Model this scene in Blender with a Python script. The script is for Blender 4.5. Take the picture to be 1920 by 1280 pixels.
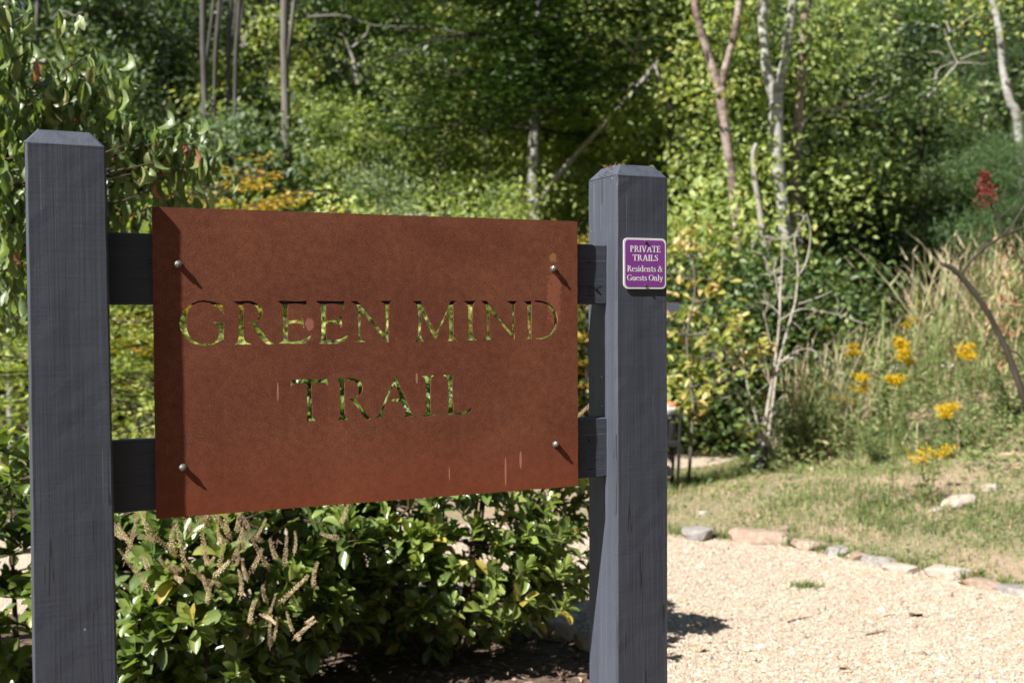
import bpy, math, random
import numpy as np
from mathutils import Vector, Matrix
from mathutils.geometry import delaunay_2d_cdt

scene = bpy.context.scene
for _o in list(bpy.data.objects):
    bpy.data.objects.remove(_o)
COL = scene.collection
rad = math.radians

# ------------------------------------------------------------------ camera
EYE = np.array([0.0, 0.0, 1.5])
FPX = 2031.9                      # focal length in pixels of a 1920 wide frame
PITCH, ROLL = 0.024905, -0.004929
_f = np.array([0, math.cos(PITCH), -math.sin(PITCH)])
_u = np.array([0, math.sin(PITCH), math.cos(PITCH)])
_x = np.array([1.0, 0, 0])
CX = math.cos(ROLL) * _x + math.sin(ROLL) * _u
CU = -math.sin(ROLL) * _x + math.cos(ROLL) * _u
CF = _f
cam_d = bpy.data.cameras.new('camera')
cam = bpy.data.objects.new('camera', cam_d)
COL.objects.link(cam)
cam_d.sensor_width = 36.0
cam_d.lens = FPX / 1920 * 36
cam_d.clip_start = 0.05
cam_d.clip_end = 1500
cam_d.dof.use_dof = True
cam_d.dof.focus_distance = 2.55
cam_d.dof.aperture_fstop = 3.6
cam_d.dof.aperture_blades = 9
cam.matrix_world = Matrix(((CX[0], CU[0], -CF[0], EYE[0]), (CX[1], CU[1], -CF[1], EYE[1]),
                           (CX[2], CU[2], -CF[2], EYE[2]), (0, 0, 0, 1)))
scene.camera = cam

# ------------------------------------------------------------------ light
TO_SUN = np.array([-3.42, -2.635, 4.5])
TO_SUN = TO_SUN / np.linalg.norm(TO_SUN)
SUN_EL = math.asin(TO_SUN[2])
SUN_AZ = math.atan2(TO_SUN[0], TO_SUN[1])      # clockwise from +Y
world = bpy.data.worlds.new('World')
scene.world = world
world.use_nodes = True
nt = world.node_tree
bg = nt.nodes['Background']
sky = nt.nodes.new('ShaderNodeTexSky')
sky.sky_type = 'NISHITA'
sky.sun_disc = False
sky.sun_elevation = SUN_EL
sky.sun_rotation = SUN_AZ
sky.altitude = 500
nt.links.new(sky.outputs['Color'], bg.inputs['Color'])
bg.inputs['Strength'].default_value = 0.05
sun_d = bpy.data.lights.new('sun', 'SUN')
sun_d.energy = 5.0
sun_d.angle = rad(0.53)
sun_d.color = (1.0, 0.96, 0.895)
sun = bpy.data.objects.new('sun', sun_d)
COL.objects.link(sun)
sun.location = tuple(TO_SUN * 40)
sun.rotation_euler = Vector(tuple(TO_SUN)).to_track_quat('Z', 'Y').to_euler()

vs = scene.view_settings
vs.view_transform = 'Standard'
vs.look = 'None'
vs.exposure = 1.22
vs.gamma = 1.0
vs.use_curve_mapping = False
scene.render.film_transparent = False
scene.cycles.max_bounces = 8
scene.cycles.diffuse_bounces = 4
scene.cycles.transmission_bounces = 4
scene.cycles.use_denoising = True
scene.cycles.caustics_reflective = False
scene.cycles.caustics_refractive = False

# ------------------------------------------------------------------ helpers
def link(name, data, parent=None, loc=None):
    o = bpy.data.objects.new(name, data)
    COL.objects.link(o)
    if parent is not None:
        o.parent = parent
    if loc is not None:
        o.location = loc
    return o

def thing(name, label, cat, loc=(0, 0, 0), group=None, data=None):
    o = link(name, data, None, tuple(float(v) for v in loc))
    o['label'] = label
    o['category'] = cat
    if group:
        o['group'] = group
    return o

def kind(o, k):
    o['kind'] = k
    return o

def mk(name, V, F, mat, lv=None, smooth=False):
    """mesh from arrays; F is (m,3) or (m,4) int array or a list of such arrays"""
    V = np.asarray(V, dtype=np.float32)
    Fs = [np.asarray(f, dtype=np.int32) for f in (F if isinstance(F, list) else [F])]
    Fs = [f for f in Fs if len(f)]
    me = bpy.data.meshes.new(name)
    me.vertices.add(len(V))
    me.vertices.foreach_set('co', V.ravel())
    li = np.concatenate([f.ravel() for f in Fs])
    sizes = np.concatenate([np.full(len(f), f.shape[1], dtype=np.int32) for f in Fs])
    starts = np.concatenate([[0], np.cumsum(sizes)[:-1]]).astype(np.int32)
    me.loops.add(len(li))
    me.loops.foreach_set('vertex_index', li)
    me.polygons.add(len(sizes))
    me.polygons.foreach_set('loop_start', starts)
    me.polygons.foreach_set('loop_total', sizes)
    me.polygons.foreach_set('use_smooth', np.full(len(sizes), smooth, dtype=bool))
    if lv is not None:
        a = me.attributes.new('lv', 'FLOAT', 'POINT')
        a.data.foreach_set('value', np.asarray(lv, dtype=np.float32))
    me.update(calc_edges=True)
    me.validate()
    if mat is not None:
        me.materials.append(mat)
    return me

class Acc:
    """collects arrays for one mesh"""
    def __init__(s):
        s.V = []; s.F3 = []; s.F4 = []; s.lv = []; s.n = 0
    def add(s, V, F, lv=0.5):
        V = np.asarray(V, dtype=np.float32); F = np.asarray(F, dtype=np.int32)
        (s.F3 if F.shape[1] == 3 else s.F4).append(F + s.n)
        s.V.append(V); s.n += len(V)
        s.lv.append(np.full(len(V), lv, dtype=np.float32) if np.isscalar(lv) else np.asarray(lv, dtype=np.float32))
        return s
    def build(s, name, mat, smooth=False):
        Fs = []
        if s.F3: Fs.append(np.concatenate(s.F3))
        if s.F4: Fs.append(np.concatenate(s.F4))
        return mk(name, np.concatenate(s.V), Fs, mat, np.concatenate(s.lv), smooth)

def unit(v):
    v = np.asarray(v, dtype=float)
    return v / (np.linalg.norm(v, axis=-1, keepdims=True) + 1e-12)

def tube(acc, pts, r, n=6, lv=0.5, cap=True):
    pts = np.asarray(pts, dtype=float); m = len(pts)
    r = np.full(m, r) if np.isscalar(r) else np.asarray(r, dtype=float)
    T = unit(np.gradient(pts, axis=0))
    ref = np.array([0, 0, 1.0]) if abs(T[:, 2]).mean() < 0.8 else np.array([1.0, 0, 0])
    A = unit(np.cross(T, ref)); B = np.cross(T, A)
    an = np.arange(n) / n * 2 * math.pi
    V = pts[:, None, :] + r[:, None, None] * (np.cos(an)[None, :, None] * A[:, None, :] + np.sin(an)[None, :, None] * B[:, None, :])
    V = V.reshape(-1, 3)
    i = np.arange(m - 1)[:, None] * n; j = np.arange(n)[None, :]; k = (j + 1) % n
    F = np.stack([i + j, i + k, i + n + k, i + n + j], -1).reshape(-1, 4)
    base = acc.n
    acc.add(V, F, lv)
    if cap:
        acc.add(pts[[-1]], np.zeros((0, 3), int), lv)
        t = acc.n - 1; o = base + (m - 1) * n
        acc.F3.append(np.array([[o + a, o + (a + 1) % n, t] for a in range(n)], dtype=np.int32))

def spline(P, n):
    """Catmull-Rom through P with n samples"""
    P = np.asarray(P, dtype=float)
    if len(P) == 2:
        return P[0] + (P[1] - P[0]) * np.linspace(0, 1, n)[:, None]
    Q = np.vstack([2 * P[0] - P[1], P, 2 * P[-1] - P[-2]])
    t = np.linspace(0, len(P) - 1 - 1e-9, n); i = t.astype(int); u = (t - i)[:, None]
    a, b, c, d = Q[i], Q[i + 1], Q[i + 2], Q[i + 3]
    return 0.5 * (2 * b + (c - a) * u + (2 * a - 5 * b + 4 * c - d) * u ** 2 + (-a + 3 * b - 3 * c + d) * u ** 3)

def leaf_cards(acc, P, D, N, L, W, tpl, lv):
    """one copy of the template leaf per row"""
    P = np.asarray(P); n = len(P)
    if n == 0: return
    tv, tf = tpl
    D = unit(D); N = np.asarray(N, dtype=float)
    S = unit(np.cross(D, N)); N = np.cross(S, D)
    L = np.broadcast_to(np.asarray(L, dtype=float), (n,)); W = np.broadcast_to(np.asarray(W, dtype=float), (n,))
    V = (P[:, None, :] + D[:, None, :] * (L[:, None] * tv[None, :, 0])[:, :, None]
         + S[:, None, :] * (W[:, None] * tv[None, :, 1])[:, :, None]
         + N[:, None, :] * (L[:, None] * tv[None, :, 2])[:, :, None])
    k = len(tv)
    F = (tf[None, :, :] + (np.arange(n) * k)[:, None, None]).reshape(-1, tf.shape[1])
    acc.add(V.reshape(-1, 3), F, np.repeat(np.broadcast_to(np.asarray(lv, dtype=float), (n,)), k))

KITE = (np.array([[0, 0, 0], [.42, .5, .07], [1, 0, -.06], [.42, -.5, .07]]), np.array([[0, 1, 2], [0, 2, 3]]))
NEEDLE = (np.array([[0, .5, 0], [0, -.5, 0], [1, 0, 0]]), np.array([[0, 1, 2]]))

def leaf_template(st, wd, bend, fold, twist=0.0, wav=0.0):
    """st stations along, wd half widths, bend total curl angle in radians, fold upward crease"""
    V = []; F = []
    x = z = 0.0; prev = 0.0
    for i, (s, w) in enumerate(zip(st, wd)):
        ang = -bend * s ** 1.3
        ds = s - prev; prev = s
        x += ds * math.cos(ang); z += ds * math.sin(ang)
        nx, nz = -math.sin(ang), math.cos(ang)
        f = fold * w + wav * w * (1 if i % 2 else -1)
        tw = twist * s * w
        V += [[x + nx * (f + tw), w, z + nz * (f + tw)], [x, 0, z], [x + nx * (f - tw), -w, z + nz * (f - tw)]]
    n = len(st)
    for i in range(n - 1):
        a = 3 * i
        F += [[a, a + 1, a + 4], [a, a + 4, a + 3], [a + 1, a + 2, a + 5], [a + 1, a + 5, a + 4]]
    return np.array(V), np.array(F)

def to_px(P):
    d = np.asarray(P, dtype=float) - EYE
    k = d @ CF
    return 960 + FPX * (d @ CX) / k, 640 - FPX * (d @ CU) / k, k

def W(px, py, Y):
    """a point at distance Y along the ground axis seen in that direction (layout measured from the photograph)"""
    d = CX * (px - 960) / FPX + CF - CU * (py - 640) / FPX
    return EYE + d * (Y / d[1])

# ------------------------------------------------------------------ materials
def new_mat(name):
    m = bpy.data.materials.new(name)
    m.use_nodes = True
    n = m.node_tree.nodes; l = m.node_tree.links
    b = n['Principled BSDF']
    return m, n, l, b

def ramp(n, stops, interp='LINEAR'):
    r = n.new('ShaderNodeValToRGB')
    r.color_ramp.interpolation = interp
    while len(r.color_ramp.elements) < len(stops):
        r.color_ramp.elements.new(0.5)
    for e, (p, c) in zip(r.color_ramp.elements, stops):
        e.position = p
        e.color = (*c, 1) if len(c) == 3 else c
    return r

def noise(n, l, scale, detail=4, rough=0.55, vec=None, dist=0.0):
    t = n.new('ShaderNodeTexNoise')
    t.inputs['Scale'].default_value = scale
    t.inputs['Detail'].default_value = detail
    t.inputs['Roughness'].default_value = rough
    t.inputs['Distortion'].default_value = dist
    if vec is not None: l.new(vec, t.inputs['Vector'])
    return t

def mathn(n, l, op, a, b=None, c=None, clamp=False):
    m = n.new('ShaderNodeMath'); m.operation = op; m.use_clamp = clamp
    for i, v in enumerate((a, b, c)):
        if v is None: continue
        if isinstance(v, (int, float)): m.inputs[i].default_value = v
        else: l.new(v, m.inputs[i])
    return m.outputs[0]

def mixc(n, l, fac, a, b, mode='MIX'):
    m = n.new('ShaderNodeMix'); m.data_type = 'RGBA'; m.blend_type = mode
    for sock, v in ((m.inputs[0], fac), (m.inputs[6], a), (m.inputs[7], b)):
        if isinstance(v, (int, float)): sock.default_value = v
        elif isinstance(v, tuple): sock.default_value = (*v, 1)
        else: l.new(v, sock)
    return m.outputs[2]

def bump(n, l, h, strength, dist, b):
    bp = n.new('ShaderNodeBump')
    bp.inputs['Strength'].default_value = strength
    bp.inputs['Distance'].default_value = dist
    l.new(h, bp.inputs['Height'])
    l.new(bp.outputs[0], b.inputs['Normal'])
    return bp

def objcoord(n):
    return n.new('ShaderNodeTexCoord').outputs['Object']

def mapping(n, l, vec, scale):
    m = n.new('ShaderNodeMapping'); m.inputs['Scale'].default_value = scale
    l.new(vec, m.inputs['Vector'])
    return m.outputs[0]

def leaf_mat(name, stops, trans=0.35, rough=0.45, tcol=(1.25, 1.35, 0.6), gloss=0.5, rnd=0.5):
    """leaf colour from the per-leaf value lv plus the object's own random number"""
    m, n, l, b = new_mat(name)
    out = n['Material Output']
    at = n.new('ShaderNodeAttribute'); at.attribute_name = 'lv'
    oi = n.new('ShaderNodeObjectInfo')
    v = mathn(n, l, 'ADD', at.outputs['Fac'], mathn(n, l, 'MULTIPLY', mathn(n, l, 'SUBTRACT', oi.outputs['Random'], 0.5), rnd))
    r = ramp(n, stops)
    l.new(v, r.inputs['Fac'])
    nz = noise(n, l, 55, 2, 0.5, n.new('ShaderNodeTexCoord').outputs['Object'])
    hsv = n.new('ShaderNodeHueSaturation')
    l.new(r.outputs['Color'], hsv.inputs['Color'])
    l.new(mathn(n, l, 'ADD', 0.75, mathn(n, l, 'MULTIPLY', nz.outputs['Fac'], 0.5)), hsv.inputs['Value'])
    l.new(hsv.outputs['Color'], b.inputs['Base Color'])
    b.inputs['Roughness'].default_value = rough
    b.inputs['Specular IOR Level'].default_value = gloss
    tr = n.new('ShaderNodeBsdfTranslucent')
    l.new(mixc(n, l, 1.0, hsv.outputs['Color'], tcol, 'MULTIPLY'), tr.inputs['Color'])
    mx = n.new('ShaderNodeMixShader')
    mx.inputs[0].default_value = trans
    l.new(b.outputs[0], mx.inputs[1]); l.new(tr.outputs[0], mx.inputs[2])
    l.new(mx.outputs[0], out.inputs['Surface'])
    return m

def simple_mat(name, col, rough=0.7, var=0.25, scale=20, spec=0.3, bmp=0.0, metal=0.0, bdist=0.002):
    m, n, l, b = new_mat(name)
    nz = noise(n, l, scale, 5, 0.6, objcoord(n))
    lo = tuple(c * (1 - var) for c in col); hi = tuple(min(1, c * (1 + var)) for c in col)
    r = ramp(n, [(0.3, lo), (0.7, hi)])
    l.new(nz.outputs['Fac'], r.inputs['Fac'])
    l.new(r.outputs['Color'], b.inputs['Base Color'])
    b.inputs['Roughness'].default_value = rough
    b.inputs['Specular IOR Level'].default_value = spec
    b.inputs['Metallic'].default_value = metal
    if bmp: bump(n, l, nz.outputs['Fac'], bmp, bdist, b)
    return m

def bark_mat(name, stops, scale=(9, 9, 2.2), bmp=0.6, rough=0.85):
    m, n, l, b = new_mat(name)
    c = objcoord(n)
    nz = noise(n, l, 1.6, 6, 0.65, mapping(n, l, c, scale))
    n2 = noise(n, l, 2.2, 3, 0.5, c)
    f = mathn(n, l, 'ADD', mathn(n, l, 'MULTIPLY', nz.outputs['Fac'], 0.6), mathn(n, l, 'MULTIPLY', n2.outputs['Fac'], 0.4))
    r = ramp(n, stops); l.new(f, r.inputs['Fac'])
    l.new(r.outputs['Color'], b.inputs['Base Color'])
    b.inputs['Roughness'].default_value = rough
    b.inputs['Specular IOR Level'].default_value = 0.2
    bump(n, l, nz.outputs['Fac'], bmp, 0.01, b)
    return m

# painted timber of the sign frame
def paint_mat():
    m, n, l, b = new_mat('slate_paint')
    c = objcoord(n)
    grain = noise(n, l, 1.0, 6, 0.7, mapping(n, l, c, (150, 150, 2.4)), 0.2)
    saw = noise(n, l, 1.0, 3, 0.6, mapping(n, l, c, (6, 6, 160)))
    broad = noise(n, l, 1.0, 3, 0.5, mapping(n, l, c, (22, 22, 1.3)), 0.3)
    crack = noise(n, l, 1.0, 2, 0.5, mapping(n, l, c, (34, 34, 0.75)), 0.5)
    # thin cracks where the stretched noise crosses its middle value, only in patches
    thin = mathn(n, l, 'LESS_THAN', mathn(n, l, 'ABSOLUTE', mathn(n, l, 'SUBTRACT', crack.outputs['Fac'], 0.5)), 0.005)
    patch = noise(n, l, 3.1, 2, 0.5, mapping(n, l, c, (3, 3, 1)))
    gate = mathn(n, l, 'GREATER_THAN', patch.outputs['Fac'], 0.53)
    ck = mathn(n, l, 'MULTIPLY', thin, gate)
    r = ramp(n, [(0.30, (0.038, 0.043, 0.057)), (0.5, (0.058, 0.065, 0.085)), (0.74, (0.085, 0.093, 0.117))])
    f = mathn(n, l, 'ADD', mathn(n, l, 'MULTIPLY', grain.outputs['Fac'], 0.62), mathn(n, l, 'MULTIPLY', broad.outputs['Fac'], 0.38))
    l.new(f, r.inputs['Fac'])
    col = mixc(n, l, mathn(n, l, 'MULTIPLY', ck, 0.75), r.outputs['Color'], (0.016, 0.017, 0.022))
    # bare pale scuffs and specks
    vor = n.new('ShaderNodeTexVoronoi'); vor.inputs['Scale'].default_value = 26
    l.new(c, vor.inputs['Vector'])
    sp = noise(n, l, 9, 2, 0.5, c)
    speck = mathn(n, l, 'MULTIPLY', mathn(n, l, 'LESS_THAN', vor.outputs['Distance'], 0.055), mathn(n, l, 'GREATER_THAN', sp.outputs['Fac'], 0.56))
    col = mixc(n, l, mathn(n, l, 'MULTIPLY', speck, 0.75), col, (0.42, 0.43, 0.46))
    scr = noise(n, l, 1.0, 2, 0.4, mapping(n, l, c, (210, 210, 2.0)))
    sg = noise(n, l, 5, 2, 0.5, mapping(n, l, c, (1, 1, .4)))
    scm = mathn(n, l, 'MULTIPLY', mathn(n, l, 'GREATER_THAN', scr.outputs['Fac'], 0.70), mathn(n, l, 'GREATER_THAN', sg.outputs['Fac'], 0.58))
    col = mixc(n, l, mathn(n, l, 'MULTIPLY', scm, 0.35), col, (0.22, 0.22, 0.24))
    l.new(col, b.inputs['Base Color'])
    b.inputs['Roughness'].default_value = 0.52
    b.inputs['Specular IOR Level'].default_value = 0.4
    h = mathn(n, l, 'ADD', mathn(n, l, 'MULTIPLY', grain.outputs['Fac'], 0.6), mathn(n, l, 'MULTIPLY', saw.outputs['Fac'], 0.3))
    h = mathn(n, l, 'ADD', h, mathn(n, l, 'MULTIPLY', broad.outputs['Fac'], 0.6))
    h = mathn(n, l, 'SUBTRACT', h, mathn(n, l, 'MULTIPLY', ck, 1.2))
    bump(n, l, h, 0.6, 0.0020, b)
    return m

def rust_mat():
    m, n, l, b = new_mat('weathering_steel')
    c = objcoord(n)            # local x along the panel, z up, metres
    fine = noise(n, l, 390, 3, 0.7, c)
    mid = noise(n, l, 60, 5, 0.65, c)
    broad = noise(n, l, 4.2, 6, 0.62, c, .6)
    f = mathn(n, l, 'ADD', mathn(n, l, 'MULTIPLY', fine.outputs['Fac'], 0.55), mathn(n, l, 'MULTIPLY', mid.outputs['Fac'], 0.22))
    f = mathn(n, l, 'ADD', f, mathn(n, l, 'MULTIPLY', broad.outputs['Fac'], 0.23))
    r = ramp(n, [(0.34, (0.068, 0.019, 0.012)), (0.46, (0.135, 0.040, 0.021)), (0.55, (0.200, 0.068, 0.035)), (0.64, (0.31, 0.125, 0.064)), (0.75, (0.46, 0.235, 0.11))])
    l.new(f, r.inputs['Fac'])
    sep = n.new('ShaderNodeSeparateXYZ'); l.new(c, sep.inputs[0])
    # brighter orange rust creeping up from the lower edge
    lowf = mathn(n, l, 'SUBTRACT', 1.0, mathn(n, l, 'DIVIDE', sep.outputs['Z'], 0.16), clamp=True)
    lowf = mathn(n, l, 'MULTIPLY', lowf, mathn(n, l, 'ADD', 0.15, mid.outputs['Fac']))
    col = mixc(n, l, mathn(n, l, 'MULTIPLY', lowf, 0.75), r.outputs['Color'], (0.25, 0.052, 0.018))
    # rust runs below bolts and a few dry drip marks, stretched vertically
    st = noise(n, l, 1.0, 3, 0.55, mapping(n, l, c, (70, 70, 2.2)))
    sg = noise(n, l, 4.0, 2, 0.5, c)
    drip = mathn(n, l, 'MULTIPLY', mathn(n, l, 'GREATER_THAN', st.outputs['Fac'], 0.72), mathn(n, l, 'GREATER_THAN', sg.outputs['Fac'], 0.52))
    col = mixc(n, l, mathn(n, l, 'MULTIPLY', drip, 0.22), col, (0.50, 0.20, 0.13))
    # pale orange bloom above and below the upper far bolt
    def blob(px, pz, rx, rz, th=1.0, nz=0.9):
        dx = mathn(n, l, 'DIVIDE', mathn(n, l, 'SUBTRACT', sep.outputs['X'], px), rx)
        dz = mathn(n, l, 'DIVIDE', mathn(n, l, 'SUBTRACT', sep.outputs['Z'], pz), rz)
        d = mathn(n, l, 'ADD', mathn(n, l, 'POWER', mathn(n, l, 'ABSOLUTE', dx), 2.0), mathn(n, l, 'POWER', mathn(n, l, 'ABSOLUTE', dz), 2.0))
        d = mathn(n, l, 'ADD', d, mathn(n, l, 'MULTIPLY', mathn(n, l, 'SUBTRACT', mid.outputs['Fac'], 0.5), nz * 3))
        return mathn(n, l, 'LESS_THAN', d, th)
    for (px, pz, rx, rz, cc, a) in ((0.885, 0.532, 0.011, 0.010, (0.46, 0.24, 0.08), 0.5), (0.888, 0.44, 0.017, 0.06, (0.36, 0.12, 0.07), 0.55),
                                    (0.314, 0.386, 0.0085, 0.0125, (0.40, 0.15, 0.12), 0.81)):
        col = mixc(n, l, mathn(n, l, 'MULTIPLY', blob(px, pz, rx, rz, 1.0, 1.7 if a > 0.8 else 2.6), a), col, cc)
    for (px, pz, rx, rz) in ((0.762, 0.045, 0.0022, 0.035), (0.80, 0.07, 0.003, 0.02), (0.245, 0.245, 0.0018, 0.02), (0.55, 0.265, 0.0025, 0.012), (0.625, 0.05, 0.0015, 0.016)):
        col = mixc(n, l, mathn(n, l, 'MULTIPLY', blob(px, pz, rx, rz, 1.0, 0.45), 0.6), col, (0.58, 0.27, 0.20))
    l.new(col, b.inputs['Base Color'])
    b.inputs['Roughness'].default_value = 0.82
    b.inputs['Specular IOR Level'].default_value = 0.25
    h = mathn(n, l, 'ADD', mathn(n, l, 'MULTIPLY', fine.outputs['Fac'], 0.6), mathn(n, l, 'MULTIPLY', mid.outputs['Fac'], 0.4))
    bump(n, l, h, 0.22, 0.0010, b)
    return m

M = {}
M['paint'] = paint_mat()
M['rust'] = rust_mat()
M['zinc'] = simple_mat('zinc_bolt', (0.36, 0.35, 0.33), 0.5, 0.2, 300, 0.5, 0.0, 0.85)
M['dark_screw'] = simple_mat('dull_screw', (0.16, 0.16, 0.17), 0.45, 0.3, 300, 0.5, 0.0, 0.7)
M['purple'] = simple_mat('purple_print', (0.245, 0.055, 0.30), 0.38, 0.05, 60, 0.45)
M['white'] = simple_mat('white_print', (0.80, 0.80, 0.80), 0.4, 0.04, 60, 0.45)
M['needles'] = simple_mat('dry_needles', (0.30, 0.19, 0.09), 0.8, 0.35, 200)
M['pebble'] = leaf_mat('pebble', [(0.0, (0.25, 0.18, 0.13)), (0.25, (0.335, 0.26, 0.19)), (0.6, (0.44, 0.36, 0.275)), (0.88, (0.57, 0.505, 0.42)), (1.0, (0.28, 0.25, 0.22))], trans=0.0, rough=0.85, gloss=0.2, rnd=0)
M['twig'] = simple_mat('dry_twig', (0.10, 0.07, 0.05), 0.85, 0.35, 60)
M['chip'] = leaf_mat('bark_chip', [(0.0, (0.06, 0.04, 0.03)), (0.5, (0.17, 0.115, 0.085)), (0.85, (0.32, 0.225, 0.165)), (1.0, (0.50, 0.37, 0.27))], trans=0.0, rough=0.9, gloss=0.15, rnd=0)
M['clethra'] = leaf_mat('glossy_leaf', [(0.0, (0.055, 0.085, 0.030)), (0.45, (0.140, 0.200, 0.054)), (0.8, (0.25, 0.315, 0.082)), (0.95, (0.34, 0.36, 0.09)), (1.0, (0.46, 0.36, 0.08))], 0.36, 0.32, gloss=0.8)
M['dogwood'] = leaf_mat('dogwood_leaf', [(0.0, (0.075, 0.115, 0.042)), (0.5, (0.155, 0.215, 0.075)), (0.85, (0.26, 0.32, 0.125)), (0.97, (0.26, 0.22, 0.10)), (1.0, (0.36, 0.15, 0.09))], 0.36, 0.40, gloss=0.6)
M['yellowleaf'] = leaf_mat('yellowing_leaf', [(0.0, (0.095, 0.145, 0.03)), (0.5, (0.22, 0.26, 0.05)), (0.85, (0.38, 0.35, 0.08)), (1.0, (0.50, 0.36, 0.16))], 0.30, 0.4, gloss=0.5)
M['beech'] = leaf_mat('beech_leaf', [(0.0, (0.035, 0.070, 0.018)), (0.5, (0.072, 0.130, 0.030)), (0.9, (0.14, 0.20, 0.045)), (1.0, (0.22, 0.25, 0.05))], 0.38, 0.45)
M['deepbeech'] = leaf_mat('deep_beech_leaf', [(0.0, (0.020, 0.044, 0.010)), (0.5, (0.045, 0.085, 0.018)), (0.9, (0.10, 0.155, 0.03)), (1.0, (0.19, 0.22, 0.04))], 0.22, 0.42)
M['lime'] = leaf_mat('lime_leaf', [(0.0, (0.12, 0.17, 0.05)), (0.5, (0.31, 0.385, 0.105)), (0.88, (0.50, 0.52, 0.16)), (1.0, (0.44, 0.36, 0.09))], 0.42, 0.5)
M['greyleaf'] = leaf_mat('oak_leaf', [(0.0, (0.060, 0.094, 0.045)), (0.5, (0.150, 0.210, 0.095)), (0.9, (0.27, 0.33, 0.15)), (1.0, (0.29, 0.30, 0.11))], 0.36, 0.5)
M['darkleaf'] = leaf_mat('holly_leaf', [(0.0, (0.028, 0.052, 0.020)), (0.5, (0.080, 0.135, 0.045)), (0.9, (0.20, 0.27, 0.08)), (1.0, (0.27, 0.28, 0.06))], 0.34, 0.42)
M['gold'] = leaf_mat('golden_leaf', [(0.0, (0.26, 0.25, 0.04)), (0.45, (0.52, 0.36, 0.05)), (0.8, (0.68, 0.34, 0.05)), (1.0, (0.66, 0.24, 0.05))], 0.38, 0.5)
M['pineneedle'] = leaf_mat('pine_needle', [(0.0, (0.050, 0.095, 0.034)), (0.6, (0.10, 0.17, 0.055)), (1.0, (0.17, 0.24, 0.085))], 0.3, 0.5)
M['grass'] = leaf_mat('lawn_blade', [(0.0, (0.10, 0.165, 0.045)), (0.35, (0.20, 0.26, 0.08)), (0.55, (0.36, 0.34, 0.15)), (0.8, (0.58, 0.47, 0.28)), (1.0, (0.70, 0.57, 0.38))], 0.4, 0.6, tcol=(1.1, 1.15, 0.7), gloss=0.25, rnd=0)
M['weed'] = leaf_mat('weed_leaf', [(0.0, (0.075, 0.115, 0.038)), (0.5, (0.18, 0.23, 0.08)), (0.8, (0.34, 0.34, 0.15)), (0.92, (0.52, 0.42, 0.25)), (1.0, (0.40, 0.24, 0.15))], 0.3, 0.6, gloss=0.25)
M['straw'] = leaf_mat('straw', [(0.0, (0.22, 0.23, 0.10)), (0.4, (0.44, 0.40, 0.23)), (0.8, (0.60, 0.50, 0.35)), (1.0, (0.46, 0.31, 0.24))], 0.25, 0.6, tcol=(1.1, 1.1, .8), gloss=0.25)
M['seed'] = leaf_mat('seed_capsule', [(0.0, (0.36, 0.25, 0.13)), (0.5, (0.60, 0.47, 0.28)), (1.0, (0.78, 0.65, 0.43))], 0.0, 0.7, gloss=0.2)
M['goldflower'] = leaf_mat('goldenrod_flower', [(0.0, (0.40, 0.27, 0.01)), (1.0, (0.72, 0.48, 0.02))], 0.2, 0.7, tcol=(1.05, 1.0, .6), gloss=0.1)
M['whiteflower'] = simple_mat('white_flower', (0.75, 0.74, 0.68), 0.7, 0.1, 40)
M['mullein'] = leaf_mat('felted_leaf', [(0.0, (0.19, 0.25, 0.10)), (1.0, (0.36, 0.42, 0.19))], 0.25, 0.85, gloss=0.1)
M['red'] = leaf_mat('sumac_red', [(0.0, (0.10, 0.02, 0.018)), (1.0, (0.27, 0.055, 0.048))], 0.15, 0.7, gloss=0.2)
M['blackplastic'] = simple_mat('black_plastic', (0.016, 0.017, 0.019), 0.42, 0.2, 40, 0.5)
M['blackmetal'] = simple_mat('black_metal', (0.014, 0.014, 0.015), 0.45, 0.2, 60, 0.5)
M['liner'] = simple_mat('white_liner', (0.62, 0.64, 0.68), 0.45, 0.1, 30, 0.4)
M['orange_bag'] = simple_mat('orange_bag', (0.62, 0.17, 0.09), 0.5, 0.15, 30, 0.4)
M['greybox'] = simple_mat('grey_box', (0.055, 0.06, 0.08), 0.5, 0.1, 30, 0.4)
M['bark'] = bark_mat('grey_bark', [(0.3, (0.07, 0.06, 0.05)), (0.6, (0.17, 0.155, 0.135)), (0.8, (0.27, 0.25, 0.22))])
M['beechbark'] = bark_mat('beech_bark', [(0.30, (0.09, 0.085, 0.075)), (0.48, (0.20, 0.195, 0.18)), (0.58, (0.38, 0.375, 0.35)), (0.75, (0.52, 0.52, 0.50))], (3, 3, 5), 0.25)
M['birchbark'] = bark_mat('birch_bark', [(0.36, (0.09, 0.08, 0.07)), (0.46, (0.23, 0.22, 0.20)), (0.56, (0.38, 0.37, 0.35)), (0.7, (0.50, 0.49, 0.46))], (3, 3, 14), 0.3)
M['riverbirch'] = bark_mat('peeling_bark', [(0.38, (0.06, 0.040, 0.032)), (0.48, (0.17, 0.125, 0.105)), (0.56, (0.28, 0.225, 0.195)), (0.66, (0.42, 0.37, 0.335))], (5, 5, 10), 1.0)
M['shadebark'] = bark_mat('shaded_grey_bark', [(0.3, (0.035, 0.031, 0.028)), (0.7, (0.13, 0.12, 0.11))])  # grey bark darkened: the shade of the gap is put into its colour
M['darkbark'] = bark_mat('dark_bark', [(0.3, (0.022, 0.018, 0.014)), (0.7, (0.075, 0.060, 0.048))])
M['deadwood'] = bark_mat('dead_wood', [(0.3, (0.17, 0.15, 0.13)), (0.7, (0.40, 0.37, 0.33))])
M['palewood'] = bark_mat('pale_twigs', [(0.3, (0.24, 0.21, 0.175)), (0.7, (0.50, 0.46, 0.40))])
M['stem'] = bark_mat('shrub_stem', [(0.3, (0.045, 0.03, 0.02)), (0.7, (0.12, 0.085, 0.06))])

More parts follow.
